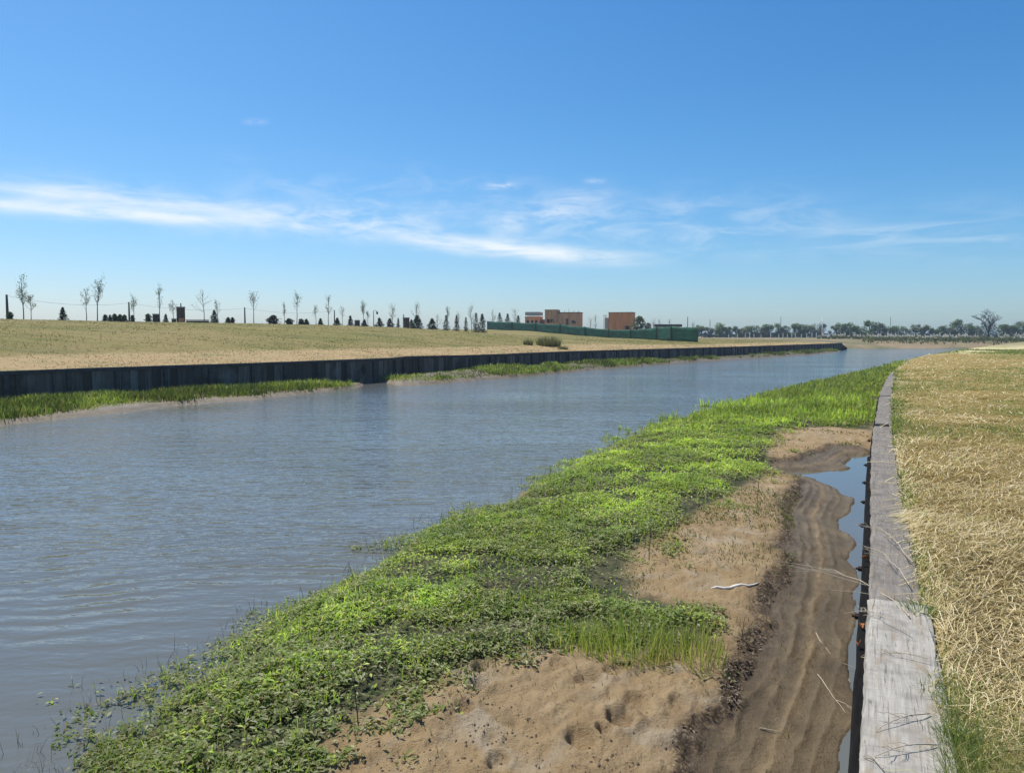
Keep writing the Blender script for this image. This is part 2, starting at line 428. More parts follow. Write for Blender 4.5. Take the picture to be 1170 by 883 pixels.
gx, gy, gq = polar_grid(-56, 56, 1050, 2.2, 260, 720)
gh, gd, gdch, gsc, gd2, gcl = bank_height(gx, gy, True)
wob = 0.5 * (fbm(gx * 1.6, gy * 1.6, 91, 4) - .5)
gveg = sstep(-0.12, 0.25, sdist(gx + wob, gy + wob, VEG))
gwet = np.clip((1 - sstep(-0.12, 0.10, gdch - gsc)) * (gd > -0.5) * (1 - 0.35 * np.exp(-((gdch - 0.42) / .06) ** 2)), 0, 1)
gwet = np.where(gd < 0.12, np.maximum(gwet, 1 - sstep(0.0, 0.12, gd)), gwet)
np_mesh('river_bank_mud', np.stack([gx, gy, gh], 1), [gq], mud_mat(), attrs={'veg': gveg, 'wet': gwet, 'clod': np.clip(gcl * 1.1, 0, 1), 'far': (gd2 > -3).astype(float) * (np.hypot(gx, gy) > 22) * (gd < -1)})
tag(bpy.data.objects['river_bank_mud'], 'brown sandy mud of the river banks and bed below the walls', None, None, 'structure')

# ------------------------------------------------------------------ water
def water_mat():
    m, t, b, obj, out = new_mat('river_water')
    sep = t.n('ShaderNodeSeparateXYZ'); t.L.new(obj, sep.inputs[0]); X, Y = sep.outputs[0], sep.outputs[1]
    u = t.m('ADD', t.m('MULTIPLY', X, -0.8995), t.m('MULTIPLY', Y, 0.437))
    calm = t.m('MAXIMUM', t.mapr(u, 2.2, 5.5, 0.02, 1, True), t.mapr(Y, 26, 40, 0, 1, True))
    # wind waves run across the river, short crested
    v1 = t.mapping(obj, (1.0, 3.2, 1), (0, 0, R(-16)))
    w1 = t.noise(v1, 0.62, 2.5, 0.55, 0.5)
    v2 = t.mapping(obj, (1.0, 2.6, 1), (0, 0, R(12)), (3, 9, 0))
    w2 = t.noise(v2, 2.3, 2, 0.5, 0.5)
    v3 = t.mapping(obj, (1.0, 2.0, 1), (0, 0, R(-38)), (7, 1, 0))
    w3 = t.noise(v3, 6.5, 2, 0.5, 0.3)
    # ripples bent round the weed bank: rings about a point on the left
    dx = t.m('SUBTRACT', X, -3.5); dy = t.m('SUBTRACT', Y, 2.0)
    rr = t.m('SQRT', t.m('ADD', t.m('MULTIPLY', dx, dx), t.m('MULTIPLY', dy, dy)))
    wob = t.noise(t.mapping(obj, (1, 1, 1)), 0.45, 3, 0.5)
    ph = t.m('ADD', t.m('MULTIPLY', rr, 15.5), t.m('MULTIPLY', wob, 22.0))
    ring = t.m('SINE', ph)
    rmask = t.m('MULTIPLY', t.mapr(rr, 3, 7, 0, 1, True), t.mapr(rr, 10, 24, 1, 0, True))
    rmask = t.m('MULTIPLY', rmask, t.mapr(t.noise(obj, 0.35, 3), 0.38, 0.62, 0.1, 1.0))
    lee = t.mapr(Y, 5, 18, 0.38, 1.0, True)
    h = t.m('ADD', t.m('MULTIPLY', w1, 0.85), t.m('ADD', t.m('MULTIPLY', w2, 0.42), t.m('MULTIPLY', w3, 0.13)))
    h = t.m('MULTIPLY', h, lee)
    h = t.m('ADD', h, t.m('MULTIPLY', t.m('MULTIPLY', ring, rmask), 0.12))
    gust = t.mapr(t.noise(t.mapping(obj, (0.35, 1, 1), (0, 0, R(-10))), 0.16, 4, 0.6), 0.3, 0.7, 0.4, 1.6)
    h = t.m('MULTIPLY', h, gust)
    t.put(b.inputs['Normal'], t.bump(h, t.m('MULTIPLY', calm, 0.48), 0.16))
    murk = t.noise(obj, 0.25, 3)
    t.put(b.inputs['Base Color'], t.mix(murk, (0.105, 0.108, 0.095), (0.14, 0.143, 0.126)))
    b.inputs['Roughness'].default_value = 0.06; b.inputs['Specular IOR Level'].default_value = 0.5; b.inputs['IOR'].default_value = 1.333
    return m
MB().add([(-140, -40, ZW), (220, -40, ZW), (220, 236, ZW), (-140, 236, ZW)], [(0, 1, 2, 3)]).build('river_water', water_mat())
tag(bpy.data.objects['river_water'], 'rippled blue-grey river water between the two timber walls', None, None, 'structure')

# ------------------------------------------------------------------ fields
def field_left_height(x, y, s):
    q = x * .572 + y * .82                                   # position along the river
    p1 = 3.3 * (1 - (1 - np.clip(s / 48.0, 0, 1)) ** 1.65)
    p2 = np.interp(s, [0, 11, 35, 48, 67, 87, 110, 400], [0, .65, 1.25, 1.8, 2.9, 3.5, 3.55, 3.3]) * np.interp(q, [164, 200], [1, .6])
    w = sstep(72, 118, q); pr = p1 * (1 - w) + p2 * w
    return pr - 0.04 + 0.22 * (fbm(x * 0.06, y * 0.06, 101, 3) - 0.5) * np.clip(s / 8, 0, 1) + 0.05 * (fbm(x * 0.5, y * 0.5, 103, 3) - .5) * np.clip(s / 2, 0, 1)

FARZ = 0.85
far_w = [(77, 173), (84, 185), (88, 193), (100, 197), (117, 200), (160, 207), (300, 240), (700, 330), (2200, 500)]
wlf = [tuple(p) for p in WL[::2]]
base = wlf + [p for q, p in enumerate(map(tuple, smooth_poly(far_w, 4.0))) if q > 0]
nwl = len(wlf)
dirs, typ = [], []
nb = len(base)
cum = np.concatenate([[0], np.cumsum(np.hypot(*np.diff(np.array(base), axis=0).T))])
L0 = cum[nwl - 1]
for i in range(nb):
    if i < nwl: dirs.append((-0.82, 0.572)); typ.append(0.0)
    else:
        k = min(1.0, (cum[i] - L0) / 70.0)
        a = R(-55 + 55 * k + min(25, 0.05 * max(0, cum[i] - L0 - 70))); dirs.append((math.sin(a), math.cos(a))); typ.append(min(1.0, (cum[i] - L0) / 18.0))
base = np.array(base); dirs = np.array(dirs); typ = np.array(typ)
off = np.concatenate([[0.12], np.linspace(0.5, 70, 110), np.exp(np.linspace(math.log(73), math.log(3500), 50))])
BX = base[None, :, 0] + off[:, None] * dirs[None, :, 0]; BY = base[None, :, 1] + off[:, None] * dirs[None, :, 1]
SS = np.repeat(off[:, None], nb, 1); TT = np.repeat(typ[None], len(off), 0)
zl = field_left_height(BX, BY, SS)
zf = ZW - 0.1 + (FARZ + 1.8) * (1 - np.exp(-SS / 16.0)) * 1.0 + 0.5 * (fbm(BX * 0.05, BY * 0.05, 7, 3) - .5) * sstep(2, 12, SS)
ZL = zl * (1 - TT) + zf * TT
idx = np.arange(BX.size).reshape(BX.shape)
fq = np.stack([idx[:-1, :-1], idx[1:, :-1], idx[1:, 1:], idx[:-1, 1:]], -1).reshape(-1, 4)[:, ::-1]
LFX, LFY, LFZ = BX, BY, ZL

def field_mat(name, near_straw, s1, s2, g1, g2, g3):
    m, t, b, obj, out = new_mat(name)
    straw, far = t.attr('straw').outputs['Fac'], t.attr('far').outputs['Fac']
    n0 = t.noise(obj, 0.06, 5, 0.6); n1 = t.noise(obj, 0.45, 6, 0.65); n2 = t.noise(obj, 3.5, 6, 0.75); n3 = t.noise(t.mapping(obj, (1, 1, 1)), 22, 4, 0.7)
    band = t.noise(t.mapping(obj, (0.12, 0.9, 1), (0, 0, R(-33))), 0.5, 5, 0.65)
    g = t.mix(t.mapr(n1, 0.35, 0.65), g1, g2)
    g = t.mix(t.mapr(band, 0.45, 0.62, 0, 0.75), g, g3)
    g = t.mix(t.mapr(n0, 0.46, 0.62, 0, 0.7), g, (0.29, 0.215, 0.085))
    g = t.mix(t.mapr(n2, 0.56, 0.75, 0, 0.6), g, (0.30, 0.235, 0.10))
    trk = t.noise(t.mapping(obj, (0.02, 1.1, 1), (0, 0, R(-55))), 0.55, 3, 0.5)
    g = t.mix(t.mapr(trk, 0.55, 0.68, 0, 0.45), g, (0.10, 0.11, 0.03))
    g = t.mix(t.mapr(n2, 0.28, 0.42, 0.55, 0), g, (0.08, 0.075, 0.03))
    s = t.mix(t.mapr(n2, 0.35, 0.65), s1, s2)
    s = t.mix(t.mapr(n1, 0.48, 0.66, 0, 0.6), s, (0.24, 0.225, 0.075))
    s = t.mix(t.mapr(n3, 0.62, 0.72, 0, 0.5), s, (0.22, 0.165, 0.085))
    sw = t.mapr(t.m('ADD', straw, t.m('MULTIPLY', t.m('SUBTRACT', n1, 0.5), 1.1)), 0.35, 0.65, 0, 1)
    c = t.mix(sw, g, s)
    f = t.mix(t.mapr(n0, 0.42, 0.58), (0.12, 0.125, 0.045), (0.27, 0.20, 0.11))
    f = t.mix(t.mapr(n1, 0.55, 0.66, 0, 0.5), f, (0.40, 0.31, 0.22))
    c = t.mix(far, c, f)
    t.put(b.inputs['Base Color'], c)
    t.put(b.inputs['Normal'], t.bump(t.m('ADD', n2, t.m('MULTIPLY', n3, 0.5)), 0.8, 0.12 if not near_straw else 0.05))
    return m
M['field_l'] = field_mat('left_field_grass', False, (0.33, 0.225, 0.10), (0.50, 0.36, 0.18), (0.175, 0.152, 0.034), (0.27, 0.215, 0.062), (0.112, 0.128, 0.030)); M['field_r'] = field_mat('right_field_straw', True, (0.50, 0.415, 0.20), (0.70, 0.60, 0.34), (0.23, 0.24, 0.07), (0.36, 0.33, 0.13), (0.15, 0.19, 0.05))
strawL = (1 - sstep(2.5, 9, SS)) * (1 - TT)
np_mesh('left_field', np.stack([BX, BY, ZL], -1).reshape(-1, 3), [fq], M['field_l'], attrs={'straw': strawL.ravel(), 'far': TT.ravel()})
tag(bpy.data.objects['left_field'], 'sloping mown field of dry olive grass behind the far bulkhead', None, None, 'structure')

def lf_z(x, y):                   # ground height on the left / far sheet
    d2 = (LFX - x) ** 2 + (LFY - y) ** 2
    return float(LFZ.ravel()[np.argmin(d2)])

CW = 0.30                          # cap width
rbase = np.array([wall_off(d, CW - 0.035 - .19 * float(sstep(D0 + 32, D0 + 37, d))) for d in np.concatenate([np.linspace(0.1, 30, 150), np.linspace(30.5, wr_len[-1] - 1, 140)])])
roff = np.concatenate([[0], np.linspace(0.08, 6, 75), np.exp(np.linspace(math.log(6.2), math.log(2500), 80))])
rd = np.array([0.90, -0.436])
RX = rbase[None, :, 0] + roff[:, None] * rd[0]; RY = rbase[None, :, 1] + roff[:, None] * rd[1]
def right_z(x, y, s):
    return -0.05 + 0.05 * (fbm(x * 1.2, y * 1.2, 201, 4) - .5) * np.clip(s / .3, 0, 1) + 0.05 * np.clip(s / 1.2, 0, 1) + 0.25 * (fbm(x * 0.06, y * 0.06, 203, 3) - .45) * np.clip(s / 12, 0, 1)
SR = np.repeat(roff[:, None], len(rbase), 1)
RZ = right_z(RX, RY, SR)
idx = np.arange(RX.size).reshape(RX.shape)
rq = np.stack([idx[:-1, :-1], idx[1:, :-1], idx[1:, 1:], idx[:-1, 1:]], -1).reshape(-1, 4)
gpatch = sstep(0.45, 0.62, fbm(RX * 0.13, RY * 0.13, 205, 4) + (0.36 * sstep(.8 + .03 * RY, 2.8 + .065 * RY, SR) - 0.03) * sstep(3, 7, RY) - .12 * (1 - sstep(3, 7, RY)))
strawR = np.clip(1.15 - 0.9 * gpatch, 0, 1)
np_mesh('right_field', np.stack([RX, RY, RZ], -1).reshape(-1, 3), [rq], M['field_r'], attrs={'straw': strawR.ravel(), 'far': sstep(90, 150, RY).ravel() * 0.7})
tag(bpy.data.objects['right_field'], 'flat field of cut dry straw on the right bank', None, None, 'structure')

def perp_s(x, y):                  # oblique offset from the cap's right edge along rd
    # solve by projecting on the normal of rd: parameter along base
    n = np.array([-rd[1], rd[0]])
    kb = rbase @ n
    k = x * n[0] + y * n[1]
    bx = np.interp(k, kb, rbase[:, 0]); by = np.interp(k, kb, rbase[:, 1])
    return (x - bx) * rd[0] + (y - by) * rd[1]

# ------------------------------------------------------------------ right retaining wall
def swept(name, d0, d1, prof, mat, parent, step=0.12, jit=0.0, seed=0, local=True, dz=0.0):
    """sweep a closed (offset, z) profile along the right wall from arc d0 to d1; object X axis runs along it"""
    n = max(2, int((d1 - d0) / step)); k = len(prof)
    c = wr_at((d0 + d1) / 2); v = wr_dir((d0 + d1) / 2); ang = math.atan2(v[1], v[0])
    ca, sa = math.cos(-ang), math.sin(-ang)
    V = []
    r = random.Random(seed)
    for i in range(n + 1):
        d = d0 + (d1 - d0) * i / n
        p, t = wr_at(d), wr_dir(d)
        for j, (o, z) in enumerate(prof):
            jo = jit * (vnoise(d * 3.1 + 9 * j, seed * 3.7, 5) - .5) * 2 + 0.6 * jit * (vnoise(d * 13 + 9 * j, seed * 3.7, 6) - .5)
            jz = jit * 0.6 * (vnoise(d * 2.3 + 5 * j, seed * 1.7, 8) - .5)
            q = p + (o + jo) * np.array([t[1], -t[0]]) - c
            V.append((q[0] * ca - q[1] * sa, q[0] * sa + q[1] * ca, z + jz + dz))
    fs = [(i * k + j, (i + 1) * k + j, (i + 1) * k + (j + 1) % k, i * k + (j + 1) % k) for i in range(n) for j in range(k)]
    ends = [tuple(range(k)), tuple(n * k + j for j in range(k))[::-1]]
    m = MB(); m.add(V, fs + ends)
    o = m.build(name, mat, parent)
    o.location = (c[0], c[1], 0); o.rotation_euler = (0, 0, ang)
    return o
wall_r = empty('retaining_wall', (0, 0, 0), 'grey timber retaining wall with plank cap along the near right bank', 'retaining wall')
def cap_prof(w0, w1, top, th):
    b = 0.012
    return [(w0, top - th), (w0, top - b), (w0 + b * .6, top - b * .3), (w0 + b * 1.4, top), ((w0 + w1) / 2, top + .002), (w1 - b * 1.4, top), (w1 - b * .6, top - b * .3), (w1, top - b), (w1, top - th)]
joints = [0.0, D0 + 4.92, D0 + 7.4, D0 + 10.8, D0 + 14.9, D0 + 18.6, D0 + 22.4, D0 + 26.2, D0 + 30.2, D0 + 34.4, D0 + 38.4, D0 + 42.6, D0 + 47, D0 + 52, D0 + 57, D0 + 62, D0 + 67, D0 + 72, D0 + 78, D0 + 84, D0 + 91]
for i in range(len(joints) - 1):
    a, b_ = joints[i], joints[i + 1] - (0.012 if i not in (3, 6) else 0.05)
    if i == 0: pr = cap_prof(-0.012, 0.31, 0.012, 0.065)
    else:
        sh = random.uniform(-.012, .012); pr = cap_prof(sh, (CW if i < 9 else .14) + sh + random.uniform(-.015, .01), random.uniform(-.022, -.004) + (0.035 if i == 4 else 0) - (0.05 if i > 9 else 0) - .02 * max(0, i - 11) * (i > 11) * .3, 0.055)
    o = swept('cap_plank', a, b_, pr, M['plank_pale'] if i == 0 else M['plank'], wall_r, 0.05 if i < 6 else 0.3, 0.011, i)
    if i == 0: tag(o, 'pale bleached cap plank nearest the camera')
wal = [0.0, D0 + 6.0, D0 + 11.6, D0 + 20, D0 + 30, D0 + 42, D0 + 55, D0 + 70, D0 + 90]
for i in range(len(wal) - 1):
    o_ = -0.062 if i in (0, 1) else -0.035 - 0.01 * (i % 2)
    swept('waler', wal[i], wal[i + 1] - 0.02, [(o_, -0.36), (o_, -0.12), (o_ + .01, -0.105), (0.1, -0.105), (0.1, -0.36)], M['waler'], wall_r, 0.2, 0.004, 40 + i)
# vertical boards below
def board_face(curve_at, curve_dir, d0, d1, ztop, zbot, bw, depth, side, mat, name, parent, seed):
    r = random.Random(seed); V, Fc, A = [], [], []
    d = d0
    while d < d1:
        w = bw * r.uniform(.8, 1.25); e = min(d + w, d1); o = depth * r.choice((0, 0, 1)) + r.uniform(-.006, .006); tone = r.random() ** 1.3
        p0, p1 = curve_at(d), curve_at(e - 0.012); t = curve_dir((d + e) / 2); nn = np.array([t[1], -t[0]]) * side
        zt = ztop + r.uniform(-.01, .01)
        b = len(V)
        for q in (p0, p1):
            f = q + nn * (o + 0.02); k = q - nn * 0.06
            V += [(f[0], f[1], zbot), (f[0], f[1], zt), (k[0], k[1], zt), (k[0], k[1], zbot)]
        A += [tone] * 8
        Fc += [(b, b + 4, b + 5, b + 1), (b + 1, b + 5, b + 6, b + 2), (b, b + 1, b + 2, b + 3), (b + 4, b + 7, b + 6, b + 5)]
        d = e
    return np_mesh(name, V, [np.array(Fc)], mat, parent, smooth=False, attrs={'board': A})
board_face(lambda d: np.array(wall_off(d, 0.05)), wr_dir, 0.2, D0 + 88, -0.07, ZW - 0.8, 0.24, 0.03, -1, M['bulk'], 'board_face', wall_r, 3)
bolt0 = None
for k, d in enumerate([D0 + q for q in (2.7, 5.1, 6.2, 7.6, 8.8, 9.9, 11.3, 14)]):
    p = wr_at(d); t = wr_dir(d); n_ = np.array([-t[1], t[0]])
    if bolt0 is None:
        m = MB().tube([(0, 0.0, 0), (0.0, 0.105, 0)], [.009, .009], 8); m.tube([(0, 0.055, 0), (0, 0.063, 0)], [.034, .034], 8); m.tube([(0, 0.064, 0), (0, 0.088, 0)], [.021, .021], 6)
        bolt0 = m.build('bolt', M['rust'], wall_r); o = bolt0
    else:
        o = bolt0.copy(); link(o, wall_r)
    o.location = (p[0] + n_[0] * 0.0, p[1] + n_[1] * 0.0, -0.19 + random.uniform(-.02, .02)); o.rotation_euler = (0, 0, math.atan2(t[1], t[0]))
bpy.context.view_layer.update()

# ------------------------------------------------------------------ far bulkhead
wall_l = empty('timber_bulkhead', (-24, 33, -1.7), 'long dark timber bulkhead along the far river bank', 'bulkhead')
MI = Matrix.Translation((24, -33, 1.7))
def reparent_local(o): o.matrix_parent_inverse = MI
o = board_face(wl_at, wl_dir, 0.3, wl_len[-1], -0.10, ZW - 0.9, 0.42, 0.035, 1, M['bulk'], 'board_face', wall_l, 5); reparent_local(o)
# cap beam
capV, capF = [], []
nn_ = 240
for i in range(nn_ + 1):
    d = 0.3 + (wl_len[-1] - 0.3) * i / nn_
    p, t = wl_at(d), wl_dir(d); n_ = np.array([t[1], -t[0]]); zz = 0.02 * (vnoise(d * .7, 3.3, 4) - .5)
    for oo, z in ((0.13, -0.17), (0.13, 0.0), (-0.14, 0.0), (-0.14, -0.17)):
        q = p + n_ * oo; capV.append((q[0], q[1], z + zz))
for i in range(nn_):
    for j in range(4): capF.append((i * 4 + j, (i + 1) * 4 + j, (i + 1) * 4 + (j + 1) % 4, i * 4 + (j + 1) % 4))
m = MB(); m.add(capV, capF + [(0, 1, 2, 3), tuple(nn_ * 4 + j for j in (3, 2, 1, 0))]); o = m.build('cap_beam', M['bulk_cap'], wall_l); reparent_local(o)
post0 = None
for k, d in enumerate(np.arange(18, wl_len[-1] - 1, 2.55)):
    d = d + random.uniform(-.15, .15)
    if post0 is None:
        post0 = MB().box((0, 0, 0), (0.20, 0.16, 2.5)).build('post', M['bulk_cap'], wall_l); o = post0
    else: o = post0.copy(); link(o, wall_l)
    t = wl_dir(d); n_ = np.array([t[1], -t[0]]); p = wl_at(d) + n_ * 0.135
    o.location = Vector((p[0], p[1], -1.42)) - Vector((-24, 33, -1.7)); o.rotation_euler = (0, 0, math.atan2(t[1], t[0]))
# end return of the bulkhead
e0 = WL[-1]; e1 = e0 + np.array([0.0, 16.0]); 
m = MB().box(((e0[0] + e1[0]) / 2, (e0[1] + e1[1]) / 2, -0.95), (0.3, 16.0, 2.0)); o = m.build('end_panel', M['bulk_cap'], wall_l); reparent_local(o)
# outlet opening
d = near_d(P(427, 410.5, 0)); t = wl_dir(d); n_ = np.array([t[1], -t[0]]); p = wl_at(d)
m = MB(); ring = []
for k in range(4):
    a = math.pi / 2 * k
    ring.append((math.cos(a) * 0.24, math.sin(a) * 0.40))
q = p + n_ * 0.085
vs = [(q[0] + t[0] * a + n_[0] * e, q[1] + t[1] * a + n_[1] * e, -0.75 + b) for e in (0, 0.03) for a, b in ring]
m.add(vs, [(4, 5, 6, 7), (0, 1, 5, 4), (1, 2, 6, 5), (2, 3, 7, 6), (3, 0, 4, 7)])
o = m.build('outlet', M['opening'], wall_l); reparent_local(o)

# ------------------------------------------------------------------ blade / leaf builders
def blades(name, bx, by, bz, hgt, wid, lean, laz, cols, mat, faz=None):
    """upright tapered blades: 5 verts each; arrays of length N"""
    n = len(bx)
    faz = rng.uniform(0, 2 * np.pi, n) if faz is None else faz
    wx, wy = np.cos(faz) * wid / 2, np.sin(faz) * wid / 2
    lx, ly = np.cos(laz) * lean * hgt, np.sin(laz) * lean * hgt
    V = np.empty((n, 5, 3), np.float32)
    for j, (f, k, hh) in enumerate(((0, 1, 0), (0, -1, 0), (.35, -.8, .58), (.35, .8, .58), (1, 0, 1))):
        V[:, j, 0] = bx + lx * f + wx * k; V[:, j, 1] = by + ly * f + wy * k
        V[:, j, 2] = bz + hgt * hh * np.sqrt(np.clip(1 - (lean * f) ** 2 * .5, .2, 1))
    b = np.arange(n)[:, None] * 5
    q = b + np.array([[0, 1, 2, 3]]); tr = b + np.array([[3, 2, 4]])
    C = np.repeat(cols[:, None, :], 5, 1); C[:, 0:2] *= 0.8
    return np_mesh(name, V.reshape(-1, 3), [q, tr], mat, cols=C.reshape(-1, 3), smooth=False)

def leaves_geo(cx, cy, cz, size, tilt, az, cols, aspect=0.42):
    """diamond leaves folded along the midrib"""
    n = len(cx)
    ux, uy, uz = np.cos(az) * np.cos(tilt), np.sin(az) * np.cos(tilt), np.sin(tilt)
    sx, sy = -np.sin(az), np.cos(az)
    V = np.empty((n, 4, 3), np.float32)
    w = size * aspect
    fold = 0.25 * w
    V[:, 0] = np.stack([cx - ux * size * .5, cy - uy * size * .5, cz - uz * size * .5], 1)
    V[:, 2] = np.stack([cx + ux * size * .5, cy + uy * size * .5, cz + uz * size * .5], 1)
    V[:, 1] = np.stack([cx + sx * w * .5, cy + sy * w * .5, cz + fold], 1)
    V[:, 3] = np.stack([cx - sx * w * .5, cy - sy * w * .5, cz + fold], 1)
    b = np.arange(n)[:, None] * 4
    F_ = np.concatenate([b + np.array([[0, 3, 2]]), b + np.array([[0, 2, 1]])])
    return V.reshape(-1, 3), F_, np.repeat(cols, 4, 0)

def pal(n, cols, weights, var=0.18):
    cols = np.array(cols); i = rng.choice(len(cols), n, p=np.array(weights) / sum(weights))
    return cols[i] * (1 + rng.uniform(-var, var, (n, 1)))

def sample_polar(n, a0, a1, r0, r1):
    az = np.radians(rng.uniform(a0, a1, n)); r = np.exp(rng.uniform(math.log(r0), math.log(r1), n))
    return r * np.sin(az), r * np.cos(az), r

# ------------------------------------------------------------------ weeds on the near bank
x, y, r = sample_polar(900000, -42, 32, 4.5, 120)
w1, w2 = 1.25 * (fbm(x * 1.3, y * 1.3, 301, 4) - .5) * np.clip(r / 9, .6, 3), 1.25 * (fbm(x * 1.3, y * 1.3, 302, 4) - .5) * np.clip(r / 9, .6, 3)
sd = sdist(x + w1, y + w2, VEG)
rag = fbm(x * 2.6, y * 2.6, 303, 4) - .5
dry_side = bank_height(x, y) > ZW + .12
dens = np.where(dry_side, sstep(-0.35, 0.75, sd + 1.3 * rag), sstep(-0.25, 0.35, sd + 0.6 * rag))
dens = dens * (1 - .85 * sstep(.57, .68, fbm(x * 1.5, y * 1.5, 317, 4)) * (r < 40))
keep = rng.random(len(x)) < dens
x, y, r, sd = x[keep], y[keep], r[keep], sd[keep]
soil = bank_height(x, y)
gz = np.maximum(soil, ZW)
# waterside distance: how far out over the water
overw = soil < ZW + 0.02
tallf = sstep(22, 34, r)                                        # rushes and grass towards the far end
canopy = (0.025 + 0.17 * fbm(x * 1.7, y * 1.7, 305, 3)) * np.clip(sd / 0.7 + .35, .25, 1)
canopy = np.where(overw, canopy * 0.75, canopy)
thin = rng.random(len(x)) < np.where(overw & (r < 30), .25 + .6 * sstep(.4, .58, fbm(x * 2.4, y * 2.4, 311, 3)), 1.0)
x, y, r, sd, soil, gz, overw, tallf, canopy = (q[thin] for q in (x, y, r, sd, soil, gz, overw, tallf, canopy))
patch = fbm(x * .55, y * .55, 313, 4); fine_p = fbm(x * 2.2, y * 2.2, 315, 3)
bright = 1.12 * (.88 + .52 * sstep(.32, .66, patch)) * (.86 + .40 * sstep(.3, .7, fine_p))
isl = rng.random(len(x)) < (0.93 - 0.62 * tallf)
# leafy part
lx, ly, lr, lz = x[isl], y[isl], r[isl], gz[isl]
hh = canopy[isl] * np.sqrt(rng.uniform(0.10, 1.0, isl.sum()))
tone = fbm(lx * 0.8, ly * 0.8, 307, 4); edge = np.clip(1 - sd[isl] / 0.9, 0, 1) * (lr < 40)
n = isl.sum()
ca = pal(n, [(0.27, 0.365, 0.045), (0.35, 0.42, 0.060), (0.17, 0.27, 0.040), (0.45, 0.46, 0.11), (0.11, 0.185, 0.045), (0.40, 0.33, 0.15)], [4, 3.5, 2.0, 1.4, .8, .35]) * bright[isl][:, None]
dk = sstep(0.54, 0.68, tone)[:, None]
ca = ca * (1 - dk * 0.4) + np.array([0.10, 0.20, 0.05]) * dk * 0.4
cb = pal(n, [(0.25, 0.30, 0.085), (0.31, 0.29, 0.12), (0.17, 0.20, 0.07), (0.46, 0.46, 0.26), (0.20, 0.13, 0.07)], [4, 2, 1.6, 1.8, .5])
nearl = (np.clip((9.5 - lr) / 4, 0, 1) * sstep(1.6, -2.2, lx))[:, None] if False else (np.clip((10.5 - lr) / 4.5, 0, 1) * (1 - sstep(-3.0, 0.8, lx)))[:, None]
mixv = np.clip(edge[:, None] * 0.9 + nearl * 0.75 + .45 * sstep(.50, .66, fbm(lx * .9, ly * .9, 319, 4))[:, None] + .06, 0, .92)
sel = rng.random((n, 1)) < mixv
ca = np.where(sel, cb, ca)
size = np.maximum(rng.uniform(0.032, 0.075, n), lr * rng.uniform(0.0030, 0.0056, n))
V1, F1, C1 = leaves_geo(lx, ly, lz + hh, size, rng.uniform(-0.3, 0.7, n), rng.uniform(0, 2 * np.pi, n), ca)
np_mesh('water_weeds', V1, [F1], M['leaf'], cols=C1, smooth=False)
tag(bpy.data.objects['water_weeds'], 'bright green leafy water weeds carpeting the near mud bank', 'weeds', None, 'stuff')
# grassy part
ib = ~isl
n = ib.sum(); bx, by, br = x[ib], y[ib], r[ib]
ht = np.where(tallf[ib] > rng.random(n), rng.uniform(0.12, 0.42, n) * (.6 + .7 * fine_p[ib]), rng.uniform(0.10, 0.25, n)) * np.clip(sd[ib] / .4 + .5, .4, 1)
cg = pal(n, [(0.28, 0.35, 0.055), (0.35, 0.42, 0.07), (0.21, 0.28, 0.05), (0.46, 0.42, 0.17)], [4, 3, 2.4, 1.6]) * bright[ib][:, None]
fe = sstep(30, 48, br)[:, None]; cg = cg * (1 - fe * .6) + np.array([0.18, 0.185, 0.06]) * fe * .6 * (.7 + .7 * fine_p[ib][:, None])
blades('bank_grass', bx, by, gz[ib] - .02, ht, np.maximum(0.007, br * 0.0014), rng.uniform(.1, .6, n), rng.uniform(0, 2 * np.pi, n), cg, M['leaf'])
tag(bpy.data.objects['bank_grass'], 'green grass blades standing among the weeds on the near bank', 'grass', None, 'stuff')

# dead stems standing in the shallows along the weed edge
x, y, r = sample_polar(90000, -42, 20, 5, 60)
sd = sdist(x, y, VEG); k = (np.abs(sd - 0.05) < 0.38) & (bank_height(x, y) < ZW + 0.10)
x, y, r = x[k][:650], y[k][:650], r[k][:650]; n = len(x)
blades('dead_stems', x, y, np.full(n, ZW - .03), rng.uniform(.08, .30, n), np.maximum(.004, r * .0006), rng.uniform(.1, 1.1, n), rng.uniform(0, 6.28, n), pal(n, [(0.20, 0.16, 0.11), (0.34, 0.29, 0.19), (0.15, 0.16, 0.08)], [3, 2, 2]), M['straw'])
tag(bpy.data.objects['dead_stems'], 'thin dead brown stems poking out of the water along the weed edge', 'stems', None, 'stuff')

# sparse sprouts and litter on the sand
x, y, r = sample_polar(160000, -14, 30, 4.6, 26)
sd = sdist(x, y, VEG); d_l = sdist(x, y, LB); dc_ = seg_dist(x, y, ch_pts)
mos = sstep(0.48, 0.66, fbm(x * 0.9, y * 0.9, 331, 4)) * sstep(9, 13, r)
prob = np.where((d_l > .15) & (sd < .1), 0.004 + 0.30 * np.exp(-np.maximum(-sd, 0) / 0.25) * sstep(.4, .6, fbm(x * 2, y * 2, 333, 3)) + 0.75 * mos * (dc_ > .75), 0)
k = rng.random(len(x)) < prob
x, y, r = x[k], y[k], r[k]; n = len(x)
blades('sand_sprouts', x, y, bank_height(x, y) - .01, rng.uniform(.015, .075, n), np.maximum(.005, r * .0011), rng.uniform(.2, .9, n), rng.uniform(0, 6.28, n), pal(n, [(0.16, 0.21, 0.04), (0.21, 0.20, 0.07), (0.28, 0.23, 0.11), (0.12, 0.09, 0.05)], [3, 2, 1.4, 1]), M['leaf'])
tag(bpy.data.objects['sand_sprouts'], 'short sparse green sprouts scattered over the bare sand', 'sprouts', None, 'stuff')
